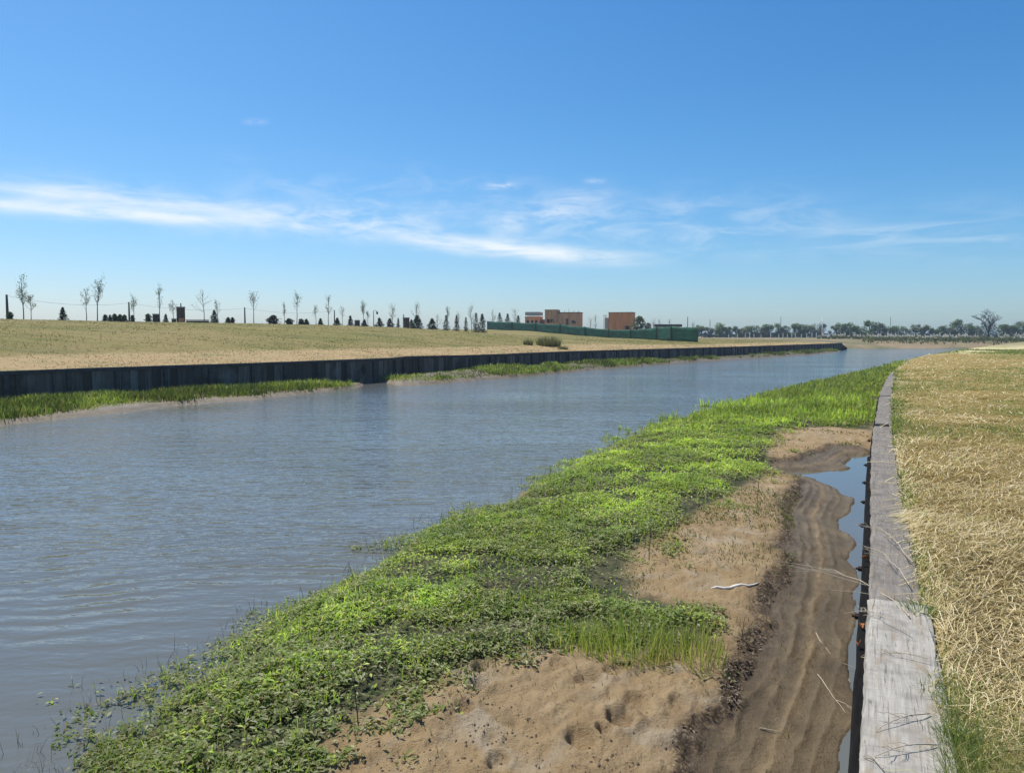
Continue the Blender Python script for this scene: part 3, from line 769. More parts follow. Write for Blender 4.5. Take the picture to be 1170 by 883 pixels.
# dark debris along the scarp
x, y, r = sample_polar(300000, -2, 27, 4.4, 22)
h_, d_l, dch_, sc_, _, _ = bank_height(x, y, True)
k = (np.abs(dch_ - sc_ - 0.03 - .06 * (fbm(x * 4, y * 4, 8, 2) - .5)) < 0.10) & (d_l > .1) & (rng.random(len(x)) < .22 * sstep(.36, .55, fbm(x * 2.2, y * 2.2, 337, 3)))
x, y, r, h_ = x[k], y[k], r[k], h_[k]; n = len(x)
V1, F1, C1 = leaves_geo(x, y, h_ + rng.uniform(.0, .03, n), np.maximum(rng.uniform(.02, .06, n), r * .004), rng.uniform(-.5, .6, n), rng.uniform(0, 6.28, n), pal(n, [(0.10, 0.07, 0.046), (0.16, 0.115, 0.072), (0.28, 0.21, 0.13)], [3, 3, 2]), 0.3)
np_mesh('mud_debris', V1, [F1], M['straw'], cols=C1, smooth=False)
tag(bpy.data.objects['mud_debris'], 'dark rotted plant debris along the edge of the wet mud', 'debris', None, 'stuff')
# crumbs and clods on the sand
x, y, r = sample_polar(60000, -18, 30, 4.4, 16)
sd = sdist(x, y, VEG); d_l = sdist(x, y, LB); dc_ = seg_dist(x, y, ch_pts)
k = (d_l > .2) & (sd < 0.0) & (dc_ > .8) & (rng.random(len(x)) < .09 * (0.3 + 2.0 * sstep(.45, .7, fbm(x * 1.6, y * 1.6, 341, 3))))
x, y = x[k], y[k]; n = len(x); z = bank_height(x, y); V, Fc = [], []
for i in range(n):
    s_ = 0.003 + 0.011 * random.random() ** 3; b = len(V)
    for (a, c_, e) in ((1, 0, 0), (0, 1, 0), (-1, 0, 0), (0, -1, 0), (0, 0, 1), (0, 0, -.6)):
        V.append((x[i] + s_ * a * random.uniform(.7, 1.4), y[i] + s_ * c_ * random.uniform(.7, 1.4), z[i] + s_ * .3 + s_ * e * .8))
    Fc += [(b + p, b + (p + 1) % 4, b + 4) for p in range(4)] + [(b + (p + 1) % 4, b + p, b + 5) for p in range(4)]
np_mesh('sand_crumbs', V, [np.array(Fc)], M['straw'], cols=pal(len(V), [(0.13, 0.09, 0.06), (0.24, 0.17, 0.11)], [1, 2], .05), smooth=False)
tag(bpy.data.objects['sand_crumbs'], 'small brown crumbs of soil lying on the sand', 'debris', None, 'stuff')

# ------------------------------------------------------------------ straw and grass on the right field
def right_ok(x, y, m=0.0): return perp_s(x, y) > m
x, y, r = sample_polar(950000, 20, 41, 2.4, 75)
s_ = perp_s(x, y); k = s_ > 0.02; x, y, r, s_ = x[k], y[k], r[k], s_[k]
gp = sstep(0.45, 0.62, fbm(x * 0.13, y * 0.13, 205, 4) + (0.36 * sstep(.8 + .03 * y, 2.8 + .065 * y, s_) - 0.03) * sstep(3, 7, y) - .12 * (1 - sstep(3, 7, y)))
k = rng.random(len(x)) < (1 - .80 * gp) * (.72 + .28 * sstep(.3, .55, fbm(x * 1.9, y * 1.9, 351, 3))); x, y, r, s_, gp = x[k], y[k], r[k], s_[k], gp[k]
n = len(x)
ln = rng.uniform(.10, .46, n) * np.clip(.7 + r * .012, .7, 1.3); wd = np.maximum(rng.uniform(.0013, .0034, n), r * rng.uniform(.0004, .0009, n))
clump = fbm(x * 0.8, y * 0.8, 353, 3)
az = R(-42) + (clump - .5) * 2.8 + rng.normal(0, .75, n)
curv = rng.normal(0, .35, n); pitch = rng.normal(0.06, .14, n)
gz = right_z(x, y, s_) + rng.uniform(0.0, .05, n) * np.clip(s_ / .1, .3, 1) + .012
V = np.empty((n, 6, 3), np.float32)
px_, py_, pz_ = x.copy(), y.copy(), gz.copy(); a_ = az.copy()
for j in range(3):
    V[:, 2 * j] = np.stack([px_ - np.sin(a_) * wd / 2, py_ + np.cos(a_) * wd / 2, pz_], 1); V[:, 2 * j + 1] = np.stack([px_ + np.sin(a_) * wd / 2, py_ - np.cos(a_) * wd / 2, pz_ + wd * .3], 1)
    px_ = px_ + np.cos(a_) * ln / 2; py_ = py_ + np.sin(a_) * ln / 2; pz_ = pz_ + ln / 2 * pitch * (1 if j == 0 else -1); a_ = a_ + curv
b = np.arange(n)[:, None] * 6
Fq = np.concatenate([b + np.array([[0, 1, 3, 2]]), b + np.array([[2, 3, 5, 4]])])
cs = pal(n, [(0.68, 0.56, 0.30), (0.76, 0.64, 0.38), (0.62, 0.50, 0.24), (0.52, 0.41, 0.19), (0.80, 0.72, 0.48), (0.40, 0.40, 0.13)], [4, 3, 3, 2, 1.2, .8])
np_mesh('cut_straw', V.reshape(-1, 3), [Fq], M['straw'], cols=np.repeat(cs, 6, 0), smooth=False)
tag(bpy.data.objects['cut_straw'], 'golden cut straw lying all over the right field', 'straw', None, 'stuff')
# green grass growing through the straw and along the cap
x, y, r = sample_polar(420000, 20, 41, 2.4, 110)
s_ = perp_s(x, y); k = s_ > 0.0; x, y, r, s_ = x[k], y[k], r[k], s_[k]
gp = sstep(0.45, 0.62, fbm(x * 0.13, y * 0.13, 205, 4) + (0.36 * sstep(.8 + .03 * y, 2.8 + .065 * y, s_) - 0.03) * sstep(3, 7, y) - .12 * (1 - sstep(3, 7, y)))
along = np.exp(-(s_ / (.13 + .010 * r)) ** 2) * sstep(.34, .54, fbm(x * .8, y * .8, 361, 3))
k = rng.random(len(x)) < np.clip((.02 + .30 * along * sstep(2.5, 8, y)) + .75 * gp * sstep(.32, .56, fbm(x * .6, y * .6, 363, 4)), 0, 1)
x, y, r, s_, along = x[k], y[k], r[k], s_[k], along[k]; n = len(x)
cg = pal(n, [(0.21, 0.26, 0.07), (0.28, 0.31, 0.10), (0.16, 0.21, 0.06), (0.46, 0.39, 0.19)], [3, 3, 2, 2.4])
blades('field_grass', x, y, right_z(x, y, s_), rng.uniform(.03, .12, n) * (1 + .3 * along), np.maximum(.0035, r * .0012), rng.uniform(.2, .9, n), rng.uniform(0, 6.28, n), cg, M['leaf'])
tag(bpy.data.objects['field_grass'], 'thin green grass growing through the straw along the plank cap', 'grass', None, 'stuff')

def tuft(name, cx, cy, z, rad, n, h0, h1, w, cols, wts, label, cat, mat='leaf', lean=(.1, .8), group=None):
    a = rng.uniform(0, 6.28, n); q = rad * np.sqrt(rng.random(n)); hx = rng.uniform(h0, h1, n) * (1 - .45 * q / rad)
    x_, y_ = np.cos(a) * q, np.sin(a) * q
    o = blades(name, x_, y_, np.full(n, -.02), hx, np.full(n, w) * rng.uniform(.7, 1.3, n), rng.uniform(*lean, n), a + rng.normal(0, .6, n), pal(n, cols, wts), M[mat])
    o.location = (cx, cy, z)
    return tag(o, label, cat, group)
G1 = [(0.15, 0.24, 0.05), (0.20, 0.28, 0.07), (0.09, 0.16, 0.04), (0.36, 0.32, 0.15)]
for q, (px, py, rad, n, h0, h1, lab) in enumerate([(1094, 848, .075, 300, .07, .17, 'dense dark green grass tuft at the right edge of the nearest pale plank'),
        (1050, 700, .10, 260, .08, .2, 'thin green grass tuft beside the joint of the pale plank'),
        (1062, 790, .06, 160, .06, .16, 'small grass tuft in the gap behind the pale plank')]):
    cx, cy = P(px, py, 0.0); tuft('grass_tuft', cx, cy, -0.03, rad, n, h0, h1, .0045, G1, [3, 3, 3, 1], lab, 'grass tuft')
# tall light grass beside the bare sand
TG = [(0.32, 0.40, 0.08), (0.42, 0.44, 0.13), (0.58, 0.50, 0.24), (0.24, 0.32, 0.06)]
for px, py, rad, n, h1, lab in ((720, 742, .44, 560, .52, 'tall yellow-green grass clump at the top edge of the bare sand'), (785, 745, .38, 380, .48, 'wispy tall grass clump at the right end beside the white driftwood'), (660, 735, .34, 300, .38, 'low pale grass clump leaning over the sand, left of the taller ones')):
    cx, cy = P(px, py, ZW + .3); tuft('grass_clump', cx, cy, float(bank_height(np.array([cx]), np.array([cy]))[0]), rad, n, .18, h1, .007, TG, [3, 3, 1.6, 2], lab, 'grass clump', lean=(.05, .5))

# ------------------------------------------------------------------ grass on the far strip
x, y, r = sample_polar(620000, -40, 27, 24, 190)
da1, da2 = sdist(x, y, LF1), sdist(x, y, LF2); d1 = np.maximum(da1, da2); pat = fbm(x * 0.30, y * 0.30, 371, 4)
k = (d1 > .1) & (rng.random(len(x)) < np.where(da2 > da1, sstep(.1, 1.0, d1 + 1.2 * (pat - .40)), sstep(.2, 1.5, d1 + 2.4 * (pat - .45))) )
x, y, r, d1, pat = x[k], y[k], r[k], d1[k], pat[k]; n = len(x)
cg = pal(n, [(0.17, 0.22, 0.045), (0.26, 0.31, 0.065), (0.12, 0.165, 0.035), (0.34, 0.31, 0.12)], [3, 3, 2, 1.3]) * (.6 + .8 * sstep(.35, .65, fbm(x * .5, y * .5, 373, 3)))[:, None]
far_ = sstep(55, 100, r)[:, None]; cg = cg * (1 - .3 * far_)
blades('far_bank_grass', x, y, bank_height(x, y) - .02, rng.uniform(.10, .42, n) * (.3 + 1.0 * sstep(.38, .65, pat)), np.maximum(.02, r * .0011), rng.uniform(.1, .7, n), rng.uniform(0, 6.28, n), cg, M['leaf'])
tag(bpy.data.objects['far_bank_grass'], 'long green grass below the dark bulkhead on the far bank', 'grass', None, 'stuff')
# stubble on the left field, denser by the bulkhead's top
N = 110000
ii = rng.uniform(30, nwl - 2, N); tt = 48 * rng.random(N) ** 1.5 + .15
jj = np.floor(ii).astype(int); fr = ii - jj
bxx = base[jj, 0] * (1 - fr) + base[jj + 1, 0] * fr; byy = base[jj, 1] * (1 - fr) + base[jj + 1, 1] * fr
x = bxx - .82 * tt; y = byy + .572 * tt
k = (y > 18) & (np.abs(x / np.maximum(y, 1)) < .85); x, y, tt = x[k], y[k], tt[k]
k = rng.random(len(x)) < np.clip(3600 / (y * y), .12, 1) * (.25 + .75 * sstep(.38, .6, fbm(x * .5, y * .5, 375, 3))); x, y, tt = x[k], y[k], tt[k]
n = len(x); fz = field_left_height(x, y, tt)
stw = (1 - sstep(2.5, 8.5, tt + 7 * (fbm(x * .25, y * .25, 377, 4) - .5)))[:, None]; gpt = sstep(.42, .6, fbm(x * .10 + y * .05, y * .22, 379, 4))[:, None]
cg = pal(n, [(0.29, 0.24, 0.065), (0.35, 0.275, 0.09), (0.22, 0.215, 0.05), (0.42, 0.33, 0.15)], [3, 3, 2, .8]) * (1 - stw) * (.92 - .28 * gpt + np.array([-.10, .05, -.1]) * gpt) + pal(n, [(0.46, 0.33, 0.16), (0.36, 0.25, 0.11), (0.55, 0.42, 0.24)], [3, 2, 2]) * stw
blades('left_field_stubble', x, y, fz - .01, rng.uniform(.03, .09, n), np.maximum(.03, y * .0011), rng.uniform(.3, 1.0, n), rng.uniform(0, 6.28, n), cg, M['straw'])
tag(bpy.data.objects['left_field_stubble'], 'dry mown stubble covering the slope behind the far bulkhead', 'stubble', None, 'stuff')

# ------------------------------------------------------------------ trees
def sapling(px, D, top, label, spread=.16, lean=0.0, leafy=1.0, forks=4, seed=0, grey=False, z=None):
    r = random.Random(seed * 13 + 5); X, Y = XY(px, D); gz_ = lf_z(X, Y) if z is None else z
    H = ZA(top, D) - gz_
    root = empty('young_tree', (X, Y, gz_ - .05), label, 'tree', 'young trees along the field crest')
    m = MB(); tr = max(.035, .011 * H)
    trunk = [(lean * H * (k / 6) ** 1.5 + r.uniform(-.02, .02) * H * .3, r.uniform(-.01, .01) * H, H * .93 * k / 6) for k in range(7)]
    m.tube(trunk, [tr * (1.15 - .14 * k) for k in range(7)], 6)
    tips = []
    for k in range(forks * 3):
        f = r.uniform(.34, .86); i = min(5, int(f * 6)); p = Vector(trunk[i]).lerp(Vector(trunk[i + 1]), f * 6 - i)
        a = r.uniform(0, 6.28); out = 1.35 * spread * H * r.uniform(.3, 1.0) * (1.25 - f); up = H * r.uniform(.14, .30) * (1.3 - f * .6)
        q1 = p + Vector((math.cos(a) * out * .6, math.sin(a) * out * .6, up * .45)); q2 = p + Vector((math.cos(a) * out, math.sin(a) * out, up))
        m.tube([p, q1, q2], [tr * .42, tr * .30, tr * .15], 4); tips += [(p, q1, q2)]
    m.build('trunk', M['bark'], root, True)
    n = int(210 * leafy); cs = np.zeros((n, 3)); 
    for k in range(n):
        p, q1, q2 = r.choice(tips); f = r.random(); q = q1.lerp(q2, f * 1.15)
        s = .05 * H; cs[k] = (q.x + r.gauss(0, s * .55), q.y + r.gauss(0, s * .55), q.z + r.gauss(0, s * .8))
    col = pal(n, [(0.12, 0.165, 0.065), (0.17, 0.21, 0.095), (0.17, 0.155, 0.10)] if not grey else [(0.17, 0.175, 0.115), (0.23, 0.225, 0.165)], [3, 2, 1] if not grey else [1, 1])
    V, Fq_, C = leaves_geo(cs[:, 0], cs[:, 1], cs[:, 2], rng.uniform(.10, .19, n), rng.uniform(-1, 1, n), rng.uniform(0, 6.28, n), col, .6)
    np_mesh('crown', V, [Fq_], M['needle'], root, False, C)

young = [  # px, depth, top y, label, spread, lean, leafy, forks, grey
 (29, 78, 315, 'tall twin-stemmed young tree beside the leftmost utility pole', .20, -.02, 1.5, 6, 0),
 (38, 79, 335, 'short round-headed young tree just right of the tall twin-stemmed one', .2, 0, 1.0, 5, 1),
 (101, 82, 328, 'pale slender young tree left of the tall leaning one', .12, 0, .7, 4, 1),
 (113, 82, 317, 'tall young tree with its leafy crown leaning right, left of the bush row', .16, .10, 1.5, 6, 0),
 (155, 86, 335, 'young tree standing just right of the thin pole and bush row', .15, -.03, .8, 5, 0),
 (184, 90, 325, 'tall sparse young tree rising behind the small brick pillar', .18, .02, .7, 5, 0),
 (200, 92, 341, 'faint thin-stemmed young tree touching the left side of the brick tower', .18, -.04, .6, 5, 1),
 (235, 92, 331, 'bare forked young tree above the low wall right of the brick tower', .22, -.05, .35, 5, 0),
 (250, 96, 341, 'thin wispy young tree behind the narrow dark conifer', .15, -.02, .5, 4, 1),
 (291, 96, 331, 'pale young tree with a wide bare top right of the wire-carrying pole', .2, 0, .7, 6, 1),
 (326, 101, 344, 'slim ball-headed young tree right of the broad dark bush', .13, 0, .6, 4, 1),
 (340, 103, 335, 'tall young tree with a two-clump crown above the low hedge', .16, .05, .9, 4, 0),
 (362, 106, 349, 'small tilted young tree left of the little conifer pair', .15, -.04, .6, 4, 0),
 (376, 108, 337, 'tall feathery young tree left of the short dark post', .15, .02, .8, 5, 1),
 (392, 110, 348, 'narrow bare young tree right of the short dark post', .12, -.02, .4, 4, 1),
 (416, 114, 340, 'tall dense-topped young tree right of the squat brick pillar', .13, 0, 1.3, 5, 0),
 (421, 116, 353, 'short thin young tree between the squat brick pillar and the street lamp', .10, -.02, .5, 4, 1),
 (449, 120, 347, 'soft grey young tree right of the street lamp', .15, 0, 1.0, 5, 1),
 (476, 124, 344, 'open-crowned young tree rising above the biggest conifer', .17, 0, .8, 6, 0),
 (500, 128, 357, 'ghostly low young tree in the middle of the conifer row', .2, 0, .4, 4, 1),
 (511, 130, 348, 'young tree with a leafy top above the slender spired conifer', .18, .02, .7, 5, 0),
 (524, 133, 355, 'faint young tree above the columnar conifer', .15, 0, .5, 4, 1),
 (539, 137, 348, 'tall bare young tree left of the green site fence', .15, -.03, .6, 5, 0),
 (563, 205, 353, 'pale greenish young tree behind the left end of the green site fence', .2, -.02, 1.2, 5, 0),
 (588, 210, 351, 'dark twiggy young tree behind the site fence, left of the brick houses', .25, .02, .9, 6, 0)]
for i, (px, D, top, lab, sp, le, lf, fk, gr) in enumerate(young): sapling(px, D, top, lab, sp * (.8 + .6 * ((i * 7) % 5) / 4), le, lf * 1.25, fk, i, bool(gr))

def conifer(px, D, top, wpx, label, seed, kind='conifer', cols=None, group='dark conifers and bushes along the field crest', z=None):
    X, Y = XY(px, D); gz_ = lf_z(X, Y) if z is None else z; H = max(.8, ZA(top, D) - gz_); W = wpx * (1.15 + .35 * (px > 465)) / F * D
    root = empty('conifer' if kind == 'conifer' else 'bush', (X, Y, gz_ - .05), label, 'conifer' if kind == 'conifer' else 'bush', group)
    MB().tube([(0, 0, 0), (0, 0, H * (.95 if kind == 'conifer' else .5))], [.035 * H ** .5 * 1.4, .01], 6).build('trunk', M['bark_dark'], root)
    n = 620; r = np.random.default_rng(seed)
    f = r.random(n) ** (1.25 if kind == 'conifer' else .9); prof = (1 - f) ** .8 + .05 if kind == 'conifer' else np.sqrt(np.clip(1 - (f * 1.02 - .25) ** 2 / .6, .02, 1))
    a = r.uniform(0, 6.28, n); lump = .45 + 1.05 * vnoise(a * 1.3 + seed, f * 8, seed)
    q = W / 2 * prof * np.sqrt(r.uniform(.15, 1, n)) * lump
    col = (np.array(cols or [(0.030, 0.050, 0.026)])[r.integers(0, len(cols or [1]), n)]) * r.uniform(.7, 1.5, (n, 1))
    V, Fq_, C = leaves_geo(np.cos(a) * q, np.sin(a) * q, .04 * H + f * H * .96, np.full(n, .19 * W + .08) * r.uniform(.6, 1.2, n), r.uniform(-.5, .4, n) if kind == 'conifer' else r.uniform(-1, 1, n), a + r.normal(0, .3, n), col, .5)
    np_mesh('crown', V, [Fq_], M['needle'], root, False, C)

DG = [(0.045, 0.08, 0.036), (0.06, 0.095, 0.042)]; OG = [(0.06, 0.085, 0.035), (0.085, 0.10, 0.045)]; BG = [(0.075, 0.07, 0.055), (0.055, 0.055, 0.045)]
cons = [
 (74, 80, 351, 8.5, 'bushy dark conifer alone between two groups of young trees', 'conifer', DG), (14, 76, 361.5, 6, 'low dark bush at the foot of the leftmost utility pole', 'bush', DG),
 (122, 84, 360, 5, 'lowest leftmost bush in the dark bush row', 'bush', OG), (127.5, 84, 360, 4.6, 'pointed small conifer second in the dark bush row', 'conifer', DG), (133, 84.5, 358.5, 6, 'tallest bush in the middle of the dark bush row', 'bush', DG), (139, 85, 359, 5.5, 'upright dark bush fourth in the dark bush row', 'bush', DG), (144, 85, 359.5, 5, 'dark bush ending the row beside the thin pole', 'bush', DG),
 (153, 86, 362, 4, 'tiny bush between the thin pole and a young tree', 'bush', BG), (171, 88, 358.5, 6.5, 'dark bush just left of the small brick pillar', 'bush', DG), (191, 90, 358.5, 5, 'pointed bush between the small brick pillar and the brick tower', 'conifer', DG),
 (246, 94, 354, 8.5, 'narrow dark conifer right of the low wall', 'conifer', DG), (262, 96, 364, 5, 'low bush left of the wire-carrying pole', 'bush', OG), (267, 96, 366, 4, 'tiny pale bush beside the low bush left of the wire-carrying pole', 'bush', BG),
 (313, 99, 360.5, 11.5, 'broad brownish dark bush with a ragged top', 'bush', BG), (331.5, 101, 364, 8, 'squat dark bush left of the two-clump young tree', 'bush', BG), (351, 103, 365, 6, 'small pointed dark conifer on the low hedge', 'conifer', DG), (345, 103, 367.5, 6, 'low olive hedge bush under the two-clump young tree', 'bush', OG),
 (367, 106, 363.5, 6, 'small grey-green conifer right of the tilted young tree', 'conifer', DG), (386, 108, 363, 7, 'dark conifer hugging the short dark post', 'conifer', DG), (401, 111, 360.5, 6.5, 'upright dark conifer left of the squat brick pillar', 'conifer', DG), (417, 113, 365, 7, 'low brownish conifer touching the squat brick pillar', 'conifer', BG),
 (434, 117, 363, 9, 'wide dark conifer under the street lamp head', 'conifer', DG), (446, 120, 363.5, 9, 'dark bush-like conifer under the soft grey young tree', 'conifer', OG), (455.5, 121, 363, 4, 'slim spire conifer left of the broken brick pillar', 'conifer', DG),
 (477, 124, 360.5, 11, 'biggest dark conifer, right of the broken brick pillar', 'conifer', OG), (470.5, 124, 365, 6, 'lower olive conifer between broken brick pillar and biggest conifer', 'conifer', OG), (494, 128, 364, 9, 'brownish spreading conifer in the middle of the row', 'conifer', BG),
 (510, 130, 360, 6, 'slender spired conifer under a leafy-topped young tree', 'conifer', DG), (522, 132, 360, 5.5, 'columnar dark conifer right of the spired one', 'conifer', DG), (532.5, 135, 362.5, 4.5, 'narrow dark conifer left of the tall bare young tree', 'conifer', DG), (544, 138, 357.5, 6.5, 'tall dark conifer next to the green site fence', 'conifer', DG), (551, 139, 358.5, 8, 'broad dark conifer closest to the left end of the green site fence', 'conifer', DG),
 (571, 206, 357.5, 6, 'tall conifer standing behind the left end of the site fence', 'conifer', DG), (580, 207, 358.5, 6, 'dark conifer behind the site fence, second from its left end', 'conifer', DG), (592, 208, 360.5, 6, 'pale conifer behind the site fence next to the twiggy tree', 'conifer', OG)]
for i, (px, D, top, w, lab, kd, cl) in enumerate(cons): conifer(px, D, top, w, lab, 100 + i, kd, cl)

# broadleaf trees of the far tree line
def far_tree(px, D, top, basey, wpx, label, seed, cols, bare=0.0, group='trees of the far tree line'):
    r = np.random.default_rng(seed); X, Y = XY(px, D); gz_ = lf_z(X, Y); H = ZA(top, D) - gz_; W = 1.45 * wpx / F * D
    root = empty('broadleaf_tree', (X, Y, gz_ - .1), label, 'tree', group)
    m = MB(); rr = random.Random(seed); tr = .028 * H
    m.tube([(0, 0, 0), (rr.uniform(-.03, .03) * H, 0, .25 * H), (rr.uniform(-.05, .05) * H, 0, .55 * H), (rr.uniform(-.06, .06) * H, 0, .8 * H)], [tr * 1.2, tr, tr * .7, tr * .3], 6)
    lobes = []
    for k in range(rr.randint(11, 15)):
        a = rr.uniform(0, 6.28); f = rr.uniform(.12, .84); rad = W / 2 * math.sqrt(max(.05, 1 - ((f - .40) / .6) ** 2)) * rr.uniform(.3, .8)
        c = Vector((math.cos(a) * rad, math.sin(a) * rad, H * f)); lobes.append((c, rr.uniform(.14, .26) * W * (1 - .2 * bare)))
        m.tube([(0, 0, H * max(.12, f - .3)), tuple(c * .55 + Vector((0, 0, H * (f - .12) * .45))), tuple(c)], [tr * .5, tr * .35, tr * .12], 4)
    m.build('trunk', M['bark_dark'], root)
    n = 1700; k = r.integers(0, len(lobes), n); C_ = np.array([[*l[0], l[1]] for l in lobes])[k]
    dv = r.normal(0, 1, (n, 3)); dv /= np.linalg.norm(dv, axis=1)[:, None]; dv *= (r.random((n, 1)) ** .45)
    p = C_[:, :3] + dv * C_[:, 3:4] * np.array([1, 1, .85]); lowm = r.random(n) < .36; p[lowm, 2] *= .32; p[lowm, :2] *= 1.25; p[:, 2] = np.maximum(p[:, 2], .03 * H * r.random(n))
    lob = np.array([rr.uniform(.75, 1.35) for _ in lobes])[k]
    col = np.array(cols)[r.integers(0, len(cols), n)] * (r.uniform(.75, 1.3, n) * lob)[:, None]
    V, Fq_, C = leaves_geo(p[:, 0], p[:, 1], p[:, 2], r.uniform(.05, .10, n) * W ** .8 * 1.5 + .12, r.uniform(-1, 1, n), r.uniform(0, 6.28, n), col, .65)
    np_mesh('crown', V, [Fq_], M['needle'], root, False, C)
T1 = [(0.085, 0.135, 0.045), (0.115, 0.16, 0.055)]; T2 = [(0.12, 0.175, 0.05), (0.15, 0.20, 0.065)]; T3 = [(0.12, 0.135, 0.08), (0.15, 0.16, 0.10)]
tl = [ # px, top, width px, colours
 (801, 371, 12, T1), (809, 373, 9, T3), (818, 368.5, 13, T2), (829, 373, 11, T1), (840, 370.5, 12, T1), (850, 373, 10, T3), (858, 370, 13, T1), (868, 372.5, 11, T3), (877, 369.5, 13, T1), (888, 369, 12, T1), (897, 370, 10, T3), (907, 365.5, 14, T1), (917, 368, 11, T1), (926, 369, 11, T3), (935, 366.5, 11, T3),
 (953, 371, 10, T3), (960, 368, 12, T1), (968, 367, 12, T1), (979, 367, 13, T1), (993, 363.5, 17, T1), (1004, 369, 10, T3), (1016, 371, 12, T1), (1027, 372, 14, T2), (1044, 369.5, 12, T3), (1056, 369.5, 11, T3), (1066, 374, 10, T1), (1075, 370, 9, T1), (1086, 371, 10, T3), (1097, 364.5, 19, T1), (1112, 372, 12, T3), (1145, 369, 15, T1), (1154, 371, 11, T2), (1163, 365.5, 14, T3), (1172, 369, 14, T1), (1186, 367, 15, T1), (1200, 369, 16, T1)]
ordw = ['first', 'second', 'third', 'fourth', 'fifth', 'sixth', 'seventh', 'eighth', 'ninth', 'tenth', 'eleventh', 'twelfth', 'thirteenth', 'fourteenth', 'fifteenth']
for i, (px, top, w, cl) in enumerate(tl):
    tone = {id(T1): 'dark green', id(T2): 'brighter green', id(T3): 'greyish thin'}[id(cl)]
    if px < 940: lab = f'{tone} far tree, {ordw[i]} to the right of the green site fence'
    elif px < 1120: lab = f'{tone} far tree, {ordw[i - 15]} to the right of the tall white mast'
    else: lab = f'{tone} far tree, {ordw[i - 30]} to the right of the big bare tree'
    far_tree(px, 330 if px < 945 else 300, top, 384, w, lab, 500 + i, cl)

# big leafless tree on the right
X, Y = XY(1128, 235); gz_ = lf_z(X, Y); H = ZA(349.5, 235) - gz_
root = empty('bare_tree', (X, Y, gz_ - .1), 'tall grey leafless tree with a forked crown standing out of the far tree line', 'tree')
m = MB(); rr = random.Random(77)
def grow(p, d, L, rad, lev):
    q = p + d * L * .5 + Vector((rr.uniform(-.06, .06), rr.uniform(-.06, .06), 0)) * L; e = q + (d + Vector((rr.uniform(-.2, .2), rr.uniform(-.2, .2), .05))).normalized() * L * .5
    m.tube([p, q, e], [rad, rad * .85, rad * .6], 5)
    if lev == 0: return
    for k in range(3 if lev > 1 else 4):
        st = p.lerp(e, rr.uniform(.45, 1.0)); a = rr.uniform(0, 6.28)
        nd = (d * .62 + Vector((math.cos(a), math.sin(a), .12)) * rr.uniform(.5, .95)).normalized(); grow(st, nd, L * rr.uniform(.55, .78), rad * .55, lev - 1)
m.tube([(0, 0, 0), (.05, 0, H * .22)], [.3, .24], 7)
for dx_ in (-.42, .38, -.1): grow(Vector((.05, 0, H * .2)), Vector((dx_, rr.uniform(-.25, .25), 1)).normalized(), H * .33, .19, 5)
m.build('trunk', M['bark_black'], root)
n = 1900; f = rng.random(n); a = rng.uniform(0, 6.28, n); q = 3.0 * np.sqrt(rng.random(n)) * (1 - f * .3)
V, Fq_, C = leaves_geo(np.cos(a) * q, np.sin(a) * q, H * .52 * f, rng.uniform(.25, .5, n), rng.uniform(-1, 1, n), rng.uniform(0, 6.28, n), pal(n, [(0.035, 0.042, 0.03), (0.06, 0.065, 0.042)], [2, 1]), .6)
np_mesh('undergrowth', V, [Fq_], M['needle'], root, False, C)

# ------------------------------------------------------------------ pampas grass and reeds on the far bank
def pampas_proto():
    r = np.random.default_rng(5); n = 260
    a = r.uniform(0, 6.28, n); q = .7 * np.sqrt(r.random(n))
    base_ = blades('pampas_grass', np.cos(a) * q, np.sin(a) * q, np.full(n, -.05), r.uniform(.8, 1.6, n), np.full(n, .05), r.uniform(.2, .9, n), a, pal(n, [(0.10, 0.12, 0.05), (0.15, 0.15, 0.07), (0.20, 0.18, 0.10)], [2, 2, 1]), M['leaf'])
    m = MB()
    for k in range(7):
        t = 6.28 * k / 7 + random.uniform(-.3, .3); rr_ = random.uniform(.1, .75); hz = random.uniform(1.5, 2.5)
        p0 = Vector((math.cos(t) * .2, math.sin(t) * .2, .2)); p1 = Vector((math.cos(t) * rr_, math.sin(t) * rr_, hz * .62)); p2 = p1 + Vector((math.cos(t) * .15, math.sin(t) * .15, hz * .38))
        m.tube([p0, p1], [.012, .012], 4); m.tube([p1, p1.lerp(p2, .25), p1.lerp(p2, .7), p2], [.03, .17, .13, .02], 6)
    pl = m.build('plume', M['plume'], base_, True)
    return base_, pl
M['plume'] = bpy.data.materials.new('pampas_plume'); M['plume'].use_nodes = True; M['plume'].node_tree.nodes.clear(); t = NT(M['plume'].node_tree)
out = t.n('ShaderNodeOutputMaterial'); mx = t.n('ShaderNodeMixShader'); mx.inputs[0].default_value = .5; d_ = t.n('ShaderNodeBsdfDiffuse'); tr_ = t.n('ShaderNodeBsdfTranslucent')
for q in (d_, tr_): q.inputs[0].default_value = (.80, .76, .66, 1)
t.L.new(d_.outputs[0], mx.inputs[1]); t.L.new(tr_.outputs[0], mx.inputs[2]); t.L.new(mx.outputs[0], out.inputs[0])
pb, pp = pampas_proto(); first = True
for k in range(92):
    px = 935 + 262 * (k + random.uniform(-.45, .45)) / 92
    if px < 990 and k % 2: continue
    D = random.uniform(222, 250) if px > 1000 else random.uniform(230, 262)
    X, Y = XY(px, D)
    if first: o, first = pb, False
    else:
        o = pb.copy(); link(o); c = pp.copy(); link(c, o)
    o.location = (X, Y, lf_z(X, Y)); o.rotation_euler = (0, 0, random.uniform(0, 6.28)); s = random.uniform(.55, 1.05); o.scale = (s * 1.1, s * 1.1, s)
    tag(o, 'pampas grass clump with white plumes in front of the far tree line', 'pampas grass', 'pampas grass along the far bank', 'thing')
